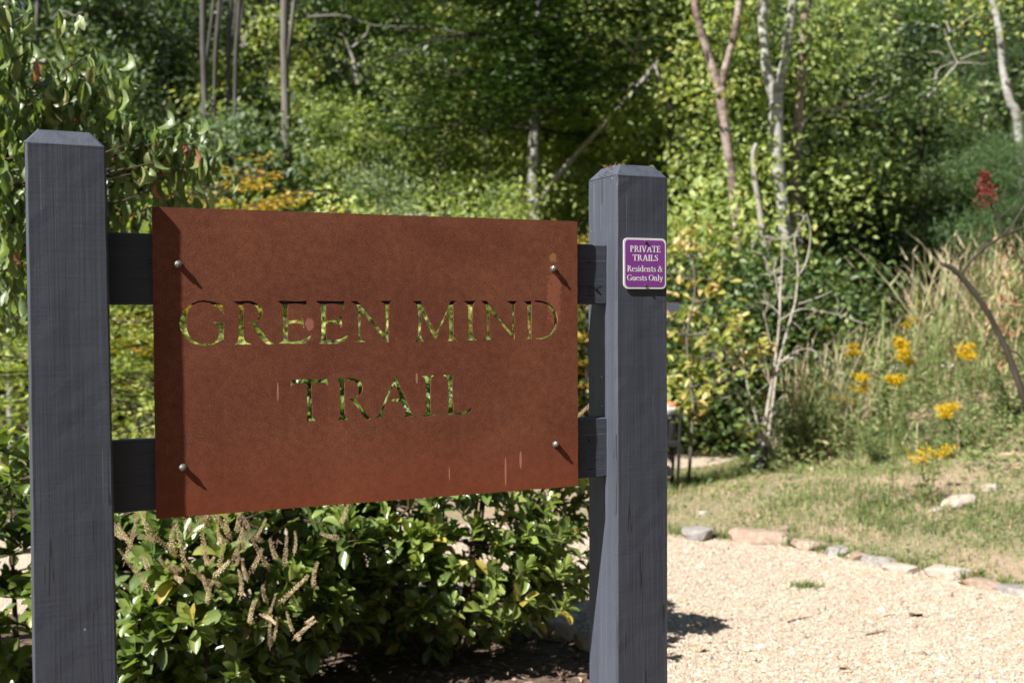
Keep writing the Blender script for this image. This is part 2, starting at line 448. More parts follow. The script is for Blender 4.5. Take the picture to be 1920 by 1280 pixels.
def stone_mat(name, a, bcol, c2):
    m, n, l, b = new_mat(name)
    c = objcoord(n)
    n1 = noise(n, l, 9, 6, 0.65, c); n2 = noise(n, l, 60, 3, 0.6, c)
    f = mathn(n, l, 'ADD', mathn(n, l, 'MULTIPLY', n1.outputs['Fac'], 0.7), mathn(n, l, 'MULTIPLY', n2.outputs['Fac'], 0.3))
    r = ramp(n, [(0.30, a), (0.5, bcol), (0.70, c2)]); l.new(f, r.inputs['Fac'])
    l.new(r.outputs['Color'], b.inputs['Base Color'])
    b.inputs['Roughness'].default_value = 0.9
    b.inputs['Specular IOR Level'].default_value = 0.2
    bump(n, l, f, 0.6, 0.012, b)
    return m
M['sandstone'] = stone_mat('sandstone', (0.15, 0.10, 0.075), (0.28, 0.205, 0.155), (0.42, 0.34, 0.275))
M['palestone'] = stone_mat('pale_stone', (0.20, 0.155, 0.12), (0.37, 0.315, 0.26), (0.50, 0.45, 0.385))
M['greystone'] = stone_mat('grey_stone', (0.12, 0.11, 0.105), (0.24, 0.22, 0.205), (0.38, 0.35, 0.32))

def ground_mat():
    m, n, l, b = new_mat('soil_and_thatch')
    c = objcoord(n)
    n1 = noise(n, l, 1.3, 5, 0.6, c); n2 = noise(n, l, 28, 4, 0.65, c)
    r = ramp(n, [(0.32, (0.13, 0.145, 0.065)), (0.45, (0.21, 0.185, 0.11)), (0.56, (0.32, 0.235, 0.17)), (0.70, (0.42, 0.30, 0.235))])
    f = mathn(n, l, 'ADD', mathn(n, l, 'MULTIPLY', n1.outputs['Fac'], 0.55), mathn(n, l, 'MULTIPLY', n2.outputs['Fac'], 0.45))
    l.new(f, r.inputs['Fac'])
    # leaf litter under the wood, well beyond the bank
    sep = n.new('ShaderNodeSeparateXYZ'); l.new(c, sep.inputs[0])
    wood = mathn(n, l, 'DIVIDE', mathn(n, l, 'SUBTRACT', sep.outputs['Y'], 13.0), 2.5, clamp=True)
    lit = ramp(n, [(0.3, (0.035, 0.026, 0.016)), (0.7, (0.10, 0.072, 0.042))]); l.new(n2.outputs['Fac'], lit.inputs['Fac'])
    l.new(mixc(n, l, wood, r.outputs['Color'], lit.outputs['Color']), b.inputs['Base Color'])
    b.inputs['Roughness'].default_value = 0.95
    b.inputs['Specular IOR Level'].default_value = 0.1
    bump(n, l, n2.outputs['Fac'], 0.7, 0.03, b)
    return m
M['ground'] = ground_mat()

def gravel_mat():
    m, n, l, b = new_mat('gravel_bed')
    c = objcoord(n)
    v = n.new('ShaderNodeTexVoronoi'); v.inputs['Scale'].default_value = 85; l.new(c, v.inputs['Vector'])
    n1 = noise(n, l, 2.2, 4, 0.6, c)
    r = ramp(n, [(0.0, (0.27, 0.20, 0.145)), (0.5, (0.40, 0.325, 0.25)), (1.0, (0.52, 0.44, 0.36))])
    sx = n.new('ShaderNodeSeparateColor'); l.new(v.outputs['Color'], sx.inputs[0])
    f = mathn(n, l, 'ADD', mathn(n, l, 'MULTIPLY', sx.outputs[0], 0.7), mathn(n, l, 'MULTIPLY', n1.outputs['Fac'], 0.3))
    l.new(f, r.inputs['Fac'])
    l.new(r.outputs['Color'], b.inputs['Base Color'])
    b.inputs['Roughness'].default_value = 0.92
    b.inputs['Specular IOR Level'].default_value = 0.15
    bump(n, l, mathn(n, l, 'SUBTRACT', 1.0, v.outputs['Distance']), 0.8, 0.008, b)
    return m
M['gravel'] = gravel_mat()
M['mulch'] = simple_mat('mulch_soil', (0.12, 0.085, 0.065), 0.95, 0.5, 35, 0.1, 0.8, 0.0, 0.02)

# ------------------------------------------------------------------ terrain
def sstep(x, a, b):
    t = np.clip((x - a) / (b - a), 0, 1)
    return t * t * (3 - 2 * t)

def qt(x, y):
    return .69 * (x - 1.2) + .724 * (y - 7.15), .724 * (x - 1.2) - .69 * (y - 7.15)

def terrain(x, y):
    x = np.asarray(x, dtype=float); y = np.asarray(y, dtype=float)
    q, t = qt(x, y)
    lf = sstep(t, -1.9, 0.7)
    z = .11 * np.clip(q, 0, 3.0) * lf + .26 * np.clip(q - 2.8, 0, 9) * sstep(t, -2.6, 0.8)
    hill = np.clip(y - 14.5, 0, None)
    z = z + np.where(hill < 3, hill ** 2 * .055, .495 + .33 * (hill - 3)) - np.clip(y - 60, 0, None) * .24
    away = sstep(np.abs(q - 1), .8, 2.5) * sstep(y, 5.5, 9) * np.clip(sstep(t, -1.5, .5) + sstep(y, 13, 15), .1, 1)
    z = z + away * (.05 * np.sin(x * 1.7 + y * .6) + .04 * np.sin(y * 2.1 - x * .8))
    return z

def grid_sheet(name, xs, ys, dz, mat):
    X, Y = np.meshgrid(xs, ys)
    V = np.stack([X, Y, terrain(X, Y) + dz], -1).reshape(-1, 3)
    nx, ny = len(xs), len(ys)
    i = np.arange(ny - 1)[:, None] * nx; j = np.arange(nx - 1)[None, :]
    F = np.stack([i + j, i + j + 1, i + nx + j + 1, i + nx + j], -1).reshape(-1, 4)
    return mk(name, V, F, mat, smooth=True)

def strip_sheet(name, A, B, m, dz, mat):
    """sheet between two polylines with the same number of points, draped over the terrain"""
    A = np.asarray(A, float); B = np.asarray(B, float); n = len(A)
    t = np.linspace(0, 1, m)[None, :, None]
    P = A[:, None, :] * (1 - t) + B[:, None, :] * t
    V = np.concatenate([P, terrain(P[..., 0], P[..., 1])[..., None] + dz], -1).reshape(-1, 3)
    i = np.arange(n - 1)[:, None] * m; j = np.arange(m - 1)[None, :]
    F = np.stack([i + j, i + m + j, i + m + j + 1, i + j + 1], -1).reshape(-1, 4)
    return mk(name, V, F, mat, smooth=True)

xs = np.unique(np.concatenate([np.linspace(-300, -20, 15), np.linspace(-20, -6, 15), np.linspace(-6, 9, 76), np.linspace(9, 25, 17), np.linspace(25, 300, 15)]))
ys = np.unique(np.concatenate([np.linspace(-200, -10, 8), np.linspace(-10, 3, 14), np.linspace(3, 16, 66), np.linspace(16, 60, 45), np.linspace(60, 400, 18)]))
kind(link('ground', grid_sheet('ground', xs, ys, 0, M['ground'])), 'structure')

STONE_LINE = [(-6.0, 8.3), (-3.0, 8.05), (-1.2, 7.85), (0.2, 7.6), (0.75, 7.42), (1.2, 7.17), (1.55, 6.98), (1.8, 6.76), (2.03, 6.5), (2.34, 6.19), (2.67, 5.75), (3.2, 5.2), (4.2, 4.4), (5.6, 3.4)]
BED_LINE = [(-6.0, 5.6), (-3.0, 5.45), (-1.6, 5.35), (-0.7, 5.3), (-0.15, 5.18), (0.2, 5.0), (0.42, 4.7), (0.55, 4.25), (0.8, 3.85), (1.2, 3.6), (1.8, 3.4), (2.6, 3.1), (3.6, 2.6), (5.2, 1.6)]
SL = spline(STONE_LINE, 90); BL = spline(BED_LINE, 90)
kind(link('path', strip_sheet('path', BL, SL, 36, .006, M['gravel'])), 'structure')
far_a = spline([(0.2, 10.6), (1.2, 10.35), (1.8, 10.45), (2.25, 10.9), (2.7, 11.5)], 24)
far_b = spline([(0.2, 12.6), (1.0, 12.2), (1.7, 12.1), (2.1, 12.15), (2.5, 12.2)], 24)
kind(link('far_path', strip_sheet('far_path', far_a, far_b, 10, .008, M['gravel'])), 'structure')
bed_a = np.stack([BL[:, 0] * .7 - 1.5, BL[:, 1] * .6 - 6.5], -1)
kind(link('mulch_bed', strip_sheet('mulch_bed', bed_a, BL, 20, .004, M['mulch'])), 'structure')  # real under the shrub; spread unseen toward the camera to cut light bounce

rng = np.random.default_rng(7)

# ------------------------------------------------------------------ the trail sign
TH = 0.422695
U = np.array([math.cos(TH), math.sin(TH), 0]); NV = np.array([-math.sin(TH), math.cos(TH), 0])
ORG = np.array([0.24554, 2.54339, 0.0])          # near corner of the far post
SIGN_ROT = TH

sign = thing('trail_sign', 'rusted steel trail sign bolted to rails between two slate grey timber posts', 'sign', ORG)
sign.rotation_euler = (0, 0, SIGN_ROT)

def post_mesh(seed, lean, h=1.8245, cap=.029, ins=.024, w=.141):
    r = np.random.default_rng(seed)
    b = .004
    k = 5
    ring = []
    cs = np.linspace(b, w - b, k)
    for x in cs: ring.append((x, 0))
    for y in cs: ring.append((w, y))
    for x in cs[::-1]: ring.append((x, w))
    for y in cs[::-1]: ring.append((0, y))
    ring = np.array(ring); n = len(ring)
    zs = np.concatenate([np.arange(-.3, h - .01, .03), [h - .004, h]])
    V = []
    cen = np.array([w / 2, w / 2])
    wob = np.cumsum(r.normal(0, .00014, (len(zs), 2)), 0)
    bow = .0012 * np.sin(zs * 2.2 + seed)[:, None] * np.array([1, .6])
    for i, z in enumerate(zs):
        p = ring + r.normal(0, .00016, (n, 2)) + wob[i] + bow[i]
        p[:, 0] *= 1 + lean * (h - z)
        V.append(np.column_stack([p, np.full(n, z)]))
    # cap: four sloping chamfers and a small flat top
    top = cen + (ring - cen) * ((w / 2 - ins) / (w / 2))
    V.append(np.column_stack([cen + (ring - cen) * .995, np.full(n, h + .0015)]))
    V.append(np.column_stack([top + r.normal(0, .0004, (n, 2)), np.full(n, h + cap)]))
    m = len(V)
    V = np.concatenate(V)
    i = np.arange(m - 1)[:, None] * n; j = np.arange(n)[None, :]; kk = (j + 1) % n
    F = np.stack([i + j, i + kk, i + n + kk, i + n + j], -1).reshape(-1, 4)
    ci = len(V)
    V = np.vstack([V, [[cen[0], cen[1], h + cap + .001]]])
    o = (m - 1) * n
    T = np.array([[o + a, o + (a + 1) % n, ci] for a in range(n)])
    return mk('post', V, [F, T], M['paint'])

p = link('post', post_mesh(3, .004), sign, (0, 0, 0)); p['label'] = 'far post carrying the small purple notice'
p = link('post', post_mesh(11, .062), sign, (-1.2635, 0, 0)); p['label'] = 'near post at the dark shaded end of the panel'

def board_mesh(L, H, T, seed):
    """a rail: rough sawn board with eased edges, x along, y thickness, z height"""
    r = np.random.default_rng(seed)
    b = .003
    ring = np.array([(b, 0), (T - b, 0), (T, b), (T, H - b), (T - b, H), (b, H), (0, H - b), (0, H * .66), (0, H * .33), (0, b)])
    n = len(ring); xsn = np.linspace(0, L, 40)
    V = np.concatenate([np.column_stack([np.full(n, x), ring + r.normal(0, .0004, (n, 2))]) for x in xsn])
    i = np.arange(39)[:, None] * n; j = np.arange(n)[None, :]; kk = (j + 1) % n
    F = np.stack([i + j, i + n + j, i + n + kk, i + kk], -1).reshape(-1, 4)
    e0 = np.array([[0, a, a + 1] for a in range(1, n - 1)]); o = 39 * n
    e1 = np.array([[o, o + a + 1, o + a] for a in range(1, n - 1)])
    return mk('rail', V, [F, np.vstack([e0, e1])], M['railpaint'])

# same paint with the grain running along the board
def rail_paint():
    m = M['paint'].copy(); m.name = 'slate_paint_rail'
    for nd in m.node_tree.nodes:
        if nd.type == 'MAPPING':
            s = nd.inputs['Scale'].default_value
            nd.inputs['Scale'].default_value = (s[2], s[1], s[0])
    return m
M['railpaint'] = rail_paint()
link('rail', board_mesh(1.1205, .142, .042, 5), sign, (-1.1216, .048, 1.5230))
link('rail', board_mesh(1.1205, .142, .042, 6), sign, (-1.1216, .048, 1.1110))
nail = Acc()
for s, z in ((-.047, 1.623), (-.047, 1.555), (-.030, 1.560), (-.05, 1.20)):
    tube(nail, [(s, .0478, z), (s + .003, .046, z - .001)], [.0045, .003], 6)
link('nail_head', nail.build('nail_head', M['blackmetal']), sign)

# weathering steel panel with the words cut through it
PS0, PS1, PZ0, PZ1, PV0, PV1 = -1.0335, -.0850, 1.0965, 1.7167, .0345, .0395
LETTERS = [
('G',[(-899,1523),(-905,1524),(-914,1528),(-925,1530),(-937,1532),(-947,1530),(-956,1527),(-964,1522),(-972,1516),(-978,1506),(-983,1495),(-984,1484),(-982,1472),(-977,1462),(-969,1453),(-961,1446),(-951,1442),(-940,1440),(-929,1440),(-918,1442),(-908,1447),(-897,1452),(-897,1481),(-895,1484),(-891,1487),(-895,1487),(-906,1487),(-918,1488),(-916,1485),(-911,1482),(-908,1479),(-908,1457),(-910,1453),(-916,1449),(-925,1445),(-935,1444),(-943,1444),(-951,1447),(-959,1452),(-965,1461),(-969,1472),(-971,1484),(-970,1496),(-968,1507),(-963,1516),(-956,1523),(-947,1527),(-937,1528),(-927,1527),(-918,1523),(-911,1518),(-904,1512),(-900,1505),(-896,1503),(-898,1514)]),
('R',[(-879,1529),(-861,1530),(-848,1531),(-837,1529),(-827,1524),(-820,1517),(-817,1509),(-818,1501),(-821,1494),(-827,1488),(-832,1486),(-829,1480),(-820,1469),(-811,1456),(-805,1448),(-799,1443),(-793,1443),(-798,1441),(-805,1440),(-812,1442),(-818,1448),(-825,1457),(-832,1469),(-837,1478),(-841,1482),(-846,1483),(-849,1486),(-843,1486),(-836,1487),(-831,1491),(-827,1496),(-826,1504),(-827,1510),(-831,1518),(-838,1523),(-846,1526),(-854,1526),(-857,1524),(-857,1506),(-857,1458),(-855,1450),(-852,1445),(-840,1441),(-876,1441),(-872,1444),(-869,1449),(-867,1460),(-867,1506),(-867,1521),(-871,1526),(-875,1528)]),
('E',[(-788,1530),(-777,1531),(-753,1530),(-737,1530),(-726,1531),(-726,1523),(-727,1516),(-729,1516),(-730,1522),(-734,1524),(-753,1525),(-764,1524),(-766,1520),(-766,1490),(-753,1490),(-742,1491),(-736,1494),(-733,1498),(-732,1494),(-732,1486),(-731,1474),(-733,1473),(-735,1479),(-740,1483),(-749,1484),(-766,1483),(-766,1449),(-764,1446),(-754,1446),(-740,1447),(-731,1451),(-722,1456),(-716,1458),(-720,1450),(-727,1443),(-733,1441),(-754,1441),(-786,1442),(-780,1445),(-776,1449),(-777,1485),(-777,1522),(-781,1526)]),
('E',[(-707,1530),(-696,1531),(-671,1530),(-654,1530),(-645,1531),(-645,1513),(-647,1513),(-649,1520),(-653,1523),(-671,1525),(-683,1524),(-685,1521),(-685,1490),(-678,1489),(-664,1490),(-657,1492),(-653,1499),(-650,1498),(-650,1473),(-653,1473),(-656,1480),(-662,1483),(-678,1484),(-685,1482),(-684,1449),(-679,1447),(-665,1448),(-654,1449),(-645,1454),(-637,1459),(-637,1455),(-643,1447),(-650,1441),(-658,1440),(-679,1440),(-701,1440),(-697,1444),(-695,1449),(-695,1485),(-696,1522),(-700,1526)]),
('N',[(-631,1530),(-617,1530),(-611,1525),(-598,1510),(-579,1486),(-560,1464),(-554,1460),(-553,1483),(-554,1522),(-558,1526),(-567,1530),(-552,1531),(-539,1530),(-544,1527),(-546,1523),(-546,1483),(-547,1440),(-553,1443),(-562,1454),(-579,1475),(-596,1495),(-609,1508),(-609,1456),(-607,1448),(-597,1442),(-616,1443),(-625,1442),(-617,1447),(-614,1454),(-615,1498),(-615,1515),(-619,1523),(-625,1526)]),
('M',[(-493,1530),(-473,1531),(-467,1520),(-451,1485),(-438,1460),(-421,1491),(-406,1524),(-403,1531),(-388,1531),(-393,1527),(-396,1521),(-396,1487),(-396,1455),(-392,1449),(-383,1442),(-411,1442),(-407,1448),(-406,1456),(-408,1507),(-423,1476),(-440,1443),(-452,1467),(-470,1504),(-472,1505),(-472,1456),(-469,1447),(-460,1441),(-488,1442),(-482,1447),(-480,1456),(-478,1498),(-481,1521),(-485,1526)]),
('I',[(-372,1531),(-341,1531),(-347,1526),(-349,1520),(-351,1486),(-350,1453),(-347,1448),(-337,1442),(-370,1443),(-362,1447),(-361,1453),(-360,1486),(-361,1520),(-363,1525)]),
('N',[(-331,1531),(-315,1531),(-308,1522),(-286,1495),(-265,1472),(-253,1460),(-252,1486),(-253,1521),(-256,1525),(-268,1530),(-254,1531),(-240,1530),(-244,1527),(-246,1521),(-247,1486),(-247,1442),(-251,1444),(-266,1462),(-288,1487),(-308,1506),(-309,1505),(-310,1454),(-307,1449),(-300,1443),(-326,1443),(-319,1447),(-316,1453),(-316,1497),(-317,1516),(-320,1523),(-325,1527)]),
('D',[(-225,1530),(-204,1531),(-204,1497),(-204,1443),(-221,1443),(-215,1446),(-213,1451),(-214,1497),(-215,1522),(-219,1527)]),
('D',[(-196,1532),(-183,1532),(-170,1529),(-158,1524),(-148,1516),(-141,1507),(-138,1495),(-137,1485),(-139,1472),(-145,1460),(-153,1452),(-165,1445),(-178,1442),(-194,1443),(-194,1446),(-178,1446),(-168,1449),(-157,1454),(-151,1462),(-147,1472),(-146,1485),(-148,1496),(-153,1508),(-159,1516),(-167,1523),(-179,1527),(-195,1528)]),
('T',[(-761,1365),(-745,1366),(-722,1366),(-700,1365),(-682,1365),(-681,1348),(-684,1352),(-686,1356),(-693,1358),(-716,1358),(-717,1356),(-717,1322),(-716,1290),(-713,1282),(-705,1278),(-734,1277),(-729,1280),(-727,1287),(-727,1323),(-727,1356),(-729,1358),(-745,1358),(-754,1357),(-758,1354),(-761,1348),(-763,1354)]),
('R',[(-665,1366),(-656,1366),(-637,1366),(-625,1365),(-616,1363),(-609,1357),(-605,1348),(-606,1340),(-610,1332),(-616,1325),(-620,1320),(-615,1312),(-606,1298),(-596,1286),(-586,1277),(-594,1275),(-600,1278),(-608,1286),(-616,1299),(-624,1311),(-631,1318),(-638,1321),(-627,1322),(-621,1324),(-616,1331),(-615,1340),(-616,1347),(-619,1354),(-625,1360),(-635,1361),(-644,1361),(-646,1358),(-646,1320),(-646,1286),(-643,1281),(-630,1278),(-665,1276),(-659,1280),(-656,1286),(-656,1320),(-656,1354),(-659,1361)]),
('A',[(-531,1369),(-527,1360),(-514,1329),(-502,1301),(-493,1281),(-484,1279),(-515,1277),(-509,1281),(-511,1288),(-518,1306),(-522,1311),(-543,1312),(-541,1317),(-532,1318),(-522,1317),(-524,1327),(-532,1347),(-534,1350),(-546,1327),(-557,1301),(-563,1285),(-559,1281),(-553,1278),(-579,1278),(-573,1282),(-569,1289),(-555,1320),(-539,1353)]),
('I',[(-473,1366),(-460,1366),(-441,1366),(-448,1362),(-451,1357),(-451,1321),(-451,1288),(-447,1281),(-437,1278),(-471,1277),(-464,1282),(-462,1287),(-462,1321),(-462,1356),(-465,1361)]),
('L',[(-421,1366),(-409,1366),(-389,1366),(-396,1361),(-399,1355),(-399,1319),(-397,1286),(-392,1282),(-379,1281),(-368,1284),(-360,1288),(-351,1293),(-355,1285),(-361,1279),(-371,1277),(-389,1278),(-416,1278),(-410,1282),(-409,1287),(-409,1319),(-410,1354),(-414,1361)])]


def flat_cut(outer, holes, solids=None):
    """triangles of 'outer' minus holes (or the union of 'solids' when given)"""
    loops = ([outer] if outer is not None else []) + holes + (solids or [])
    pts, edges = [], []
    for lp in loops:
        o = len(pts)
        pts += [Vector((float(a), float(b))) for a, b in lp]
        edges += [(o + i, o + (i + 1) % len(lp)) for i in range(len(lp))]
    v, e, f, _, _, _ = delaunay_2d_cdt(pts, edges, [], 0, 1e-7)
    v = np.array([(p.x, p.y) for p in v]); f = np.array([t for t in f if len(t) == 3])
    c = v[f].mean(1)
    def inside(lp, c):
        lp = np.asarray(lp, float); x, y = c[:, 0], c[:, 1]; r = np.zeros(len(c), bool)
        a = lp; b = np.roll(lp, -1, 0)
        for (x0, y0), (x1, y1) in zip(a, b):
            if y0 == y1: continue
            k = ((y0 > y) != (y1 > y)) & (x < (x1 - x0) * (y - y0) / (y1 - y0) + x0)
            r ^= k
        return r
    if solids is not None:
        keep = np.zeros(len(f), bool)
        for s in solids: keep |= inside(s, c)
    else:
        keep = inside(outer, c)
    for h in holes: keep &= ~inside(h, c)
    f = f[keep]
    a, b, d = v[f[:, 0]], v[f[:, 1]], v[f[:, 2]]
    flip = ((b - a)[:, 0] * (d - a)[:, 1] - (b - a)[:, 1] * (d - a)[:, 0]) < 0
    f[flip] = f[flip][:, ::-1]
    return v, f

def plate(v, f, y0, y1):
    """extrude a flat triangulation (x,z) between y0 (front) and y1 (back)"""
    n = len(v)
    V = np.vstack([np.column_stack([v[:, 0], np.full(n, y0), v[:, 1]]), np.column_stack([v[:, 0], np.full(n, y1), v[:, 1]])])
    E = np.concatenate([f[:, [0, 1]], f[:, [1, 2]], f[:, [2, 0]]])
    key = {}
    for a, b in E: key[(int(a), int(b))] = 1
    side = np.array([[a, a + n, b + n, b] for (a, b) in key if (b, a) not in key])
    return V, [np.vstack([f, (f + n)[:, ::-1]]), side]

outer = []
for a, b, k in (((PS0, PZ0), (PS1, PZ0), 60), ((PS1, PZ0), (PS1, PZ1), 40), ((PS1, PZ1), (PS0, PZ1), 60), ((PS0, PZ1), (PS0, PZ0), 40)):
    for i in range(k):
        outer.append((a[0] + (b[0] - a[0]) * i / k, a[1] + (b[1] - a[1]) * i / k))
r_ = np.random.default_rng(2)
outer = [(a - PS0 + r_.normal(0, .00025), b - PZ0 + r_.normal(0, .00025)) for a, b in outer]
def soften(lp):
    lp = np.asarray(lp, float)
    out = []
    n = len(lp)
    for i in range(n):      # round off only the shallow corners (curves), keep serif corners
        a, b, c = lp[i - 1], lp[i], lp[(i + 1) % n]
        u1, u2 = unit(b - a), unit(c - b)
        if u1 @ u2 > .75:
            out += [b * .75 + a * .125 + c * .125] if min(np.linalg.norm(b - a), np.linalg.norm(c - b)) < .006 else [b]
        else:
            out.append(b)
    return out
holes = [soften([(a / 1000 - PS0, b / 1000 - PZ0) for a, b in lp]) for _, lp in LETTERS]
v, f = flat_cut(outer, holes)
V, F = plate(v, f, 0, PV1 - PV0)
link('panel', mk('panel', V, F, M['rust']), sign, (PS0, PV0, PZ0))

def bolt_mesh(rad_, hgt, nut=True):
    acc = Acc()
    an = np.arange(6) / 6 * 2 * math.pi + .3
    def ringp(r, y, k=6, ph=0): 
        a = np.arange(k) / k * 2 * math.pi + .3 + ph
        return np.column_stack([r * np.cos(a), np.full(k, y), r * np.sin(a)])
    rings = [ringp(rad_ * 1.2, 0, 12), ringp(rad_ * 1.2, -.0012, 12)]
    def stackr(rs):
        k = len(rs[0]); V = np.vstack(rs + [rs[-1].mean(0, keepdims=True)]); m = len(rs)
        i = np.arange(m - 1)[:, None] * k; j = np.arange(k)[None, :]; kk = (j + 1) % k
        F = np.stack([i + j, i + kk, i + k + kk, i + k + j], -1).reshape(-1, 4)
        acc.add(V, F); o = acc.n - len(V) + (m - 1) * k
        acc.F3.append(np.array([[o + a, o + (a + 1) % k, acc.n - 1] for a in range(k)], dtype=np.int32))
    stackr(rings)
    stackr([ringp(rad_, -.0012), ringp(rad_, -hgt + .001), ringp(rad_ * .86, -hgt)])
    if nut: stackr([ringp(rad_ * .5, -hgt, 10), ringp(rad_ * .5, -hgt - .0022, 10), ringp(rad_ * .3, -hgt - .0028, 10)])
    return acc.build('bolt', M['zinc'])
bm_ = bolt_mesh(.0064, .0078)
for s, z in ((-.9815, 1.607), (-.1445, 1.6086), (-.9775, 1.1995), (-.1405, 1.2012)):
    bo = link('bolt', bm_, sign, (s - .004, PV0 - .0002, z - .003))
    bo.rotation_euler = (0, s * 9 + z * 5, 0)

# pine needles and cut fibres lying on the far post's cap
acc = Acc()
k = 70
P = np.column_stack([r_.uniform(.002, .05, k), r_.uniform(.02, .10, k), np.zeros(k)])
P[:, 2] = 1.8245 + np.minimum(.029, P[:, 0] / .024 * .029) + .0015
an = r_.uniform(0, 6.28, k)
D = np.column_stack([np.cos(an), np.sin(an), r_.normal(.25, .3, k)])
leaf_cards(acc, P, D, np.tile([0, 0, 1.0], (k, 1)) + r_.normal(0, .4, (k, 3)), r_.uniform(.008, .03, k), .0016, NEEDLE, r_.random(k))
kind(link('dry_needles', acc.build('dry_needles', M['needles']), sign), 'stuff')

# ------------------------------------------------------------------ small purple notice on the far post
def stroke(pts, w, n=None):
    """closed outline of a stroke of varying width through the points"""
    P = spline(pts, n or (2 if len(pts) == 2 else 6 * len(pts)))
    w = np.interp(np.linspace(0, 1, len(P)), np.linspace(0, 1, len(w)), w) if not np.isscalar(w) else np.full(len(P), w)
    T = unit(np.gradient(P, axis=0)); S = np.column_stack([-T[:, 1], T[:, 0]])
    return [tuple(q) for q in np.vstack([P + S * w[:, None] / 2, (P - S * w[:, None] / 2)[::-1]])]

B_, T_ = .15, .06       # thick and thin
def stem(x, y0, y1, w=B_, l0=1, r0=1, l1=1, r1=1, s=.10):
    out = [[(x - w / 2, y0), (x + w / 2, y0), (x + w / 2, y1), (x - w / 2, y1)]]
    h = .05
    if l0 or r0: out.append([(x - w / 2 - s * l0, y0), (x + w / 2 + s * r0, y0), (x + w / 2 + s * r0, y0 + h * .7), (x + w / 2, y0 + h * 1.8), (x - w / 2, y0 + h * 1.8), (x - w / 2 - s * l0, y0 + h * .7)])
    if l1 or r1: out.append([(x - w / 2 - s * l1, y1 - h * .7), (x - w / 2, y1 - h * 1.8), (x + w / 2, y1 - h * 1.8), (x + w / 2 + s * r1, y1 - h * .7), (x + w / 2 + s * r1, y1), (x - w / 2 - s * l1, y1)])
    return out
def oval(cx, cy, rx, ry, a0, a1, w0=T_, w1=B_):
    an = np.radians(np.linspace(a0, a1, 22))
    P = np.column_stack([cx + rx * np.cos(an), cy + ry * np.sin(an)])
    w = w0 + (w1 - w0) * np.cos(an) ** 2
    T = unit(np.gradient(P, axis=0)); S = np.column_stack([-T[:, 1], T[:, 0]])
    return [[tuple(q) for q in np.vstack([P + S * w[:, None] / 2, (P - S * w[:, None] / 2)[::-1]])]]
def bar(x0, x1, y, h=T_): return [[(x0, y - h / 2), (x1, y - h / 2), (x1, y + h / 2), (x0, y + h / 2)]]
def diag(x0, y0, x1, y1, w): return [[(x0 - w / 2, y0), (x0 + w / 2, y0), (x1 + w / 2, y1), (x1 - w / 2, y1)]]
X = .66
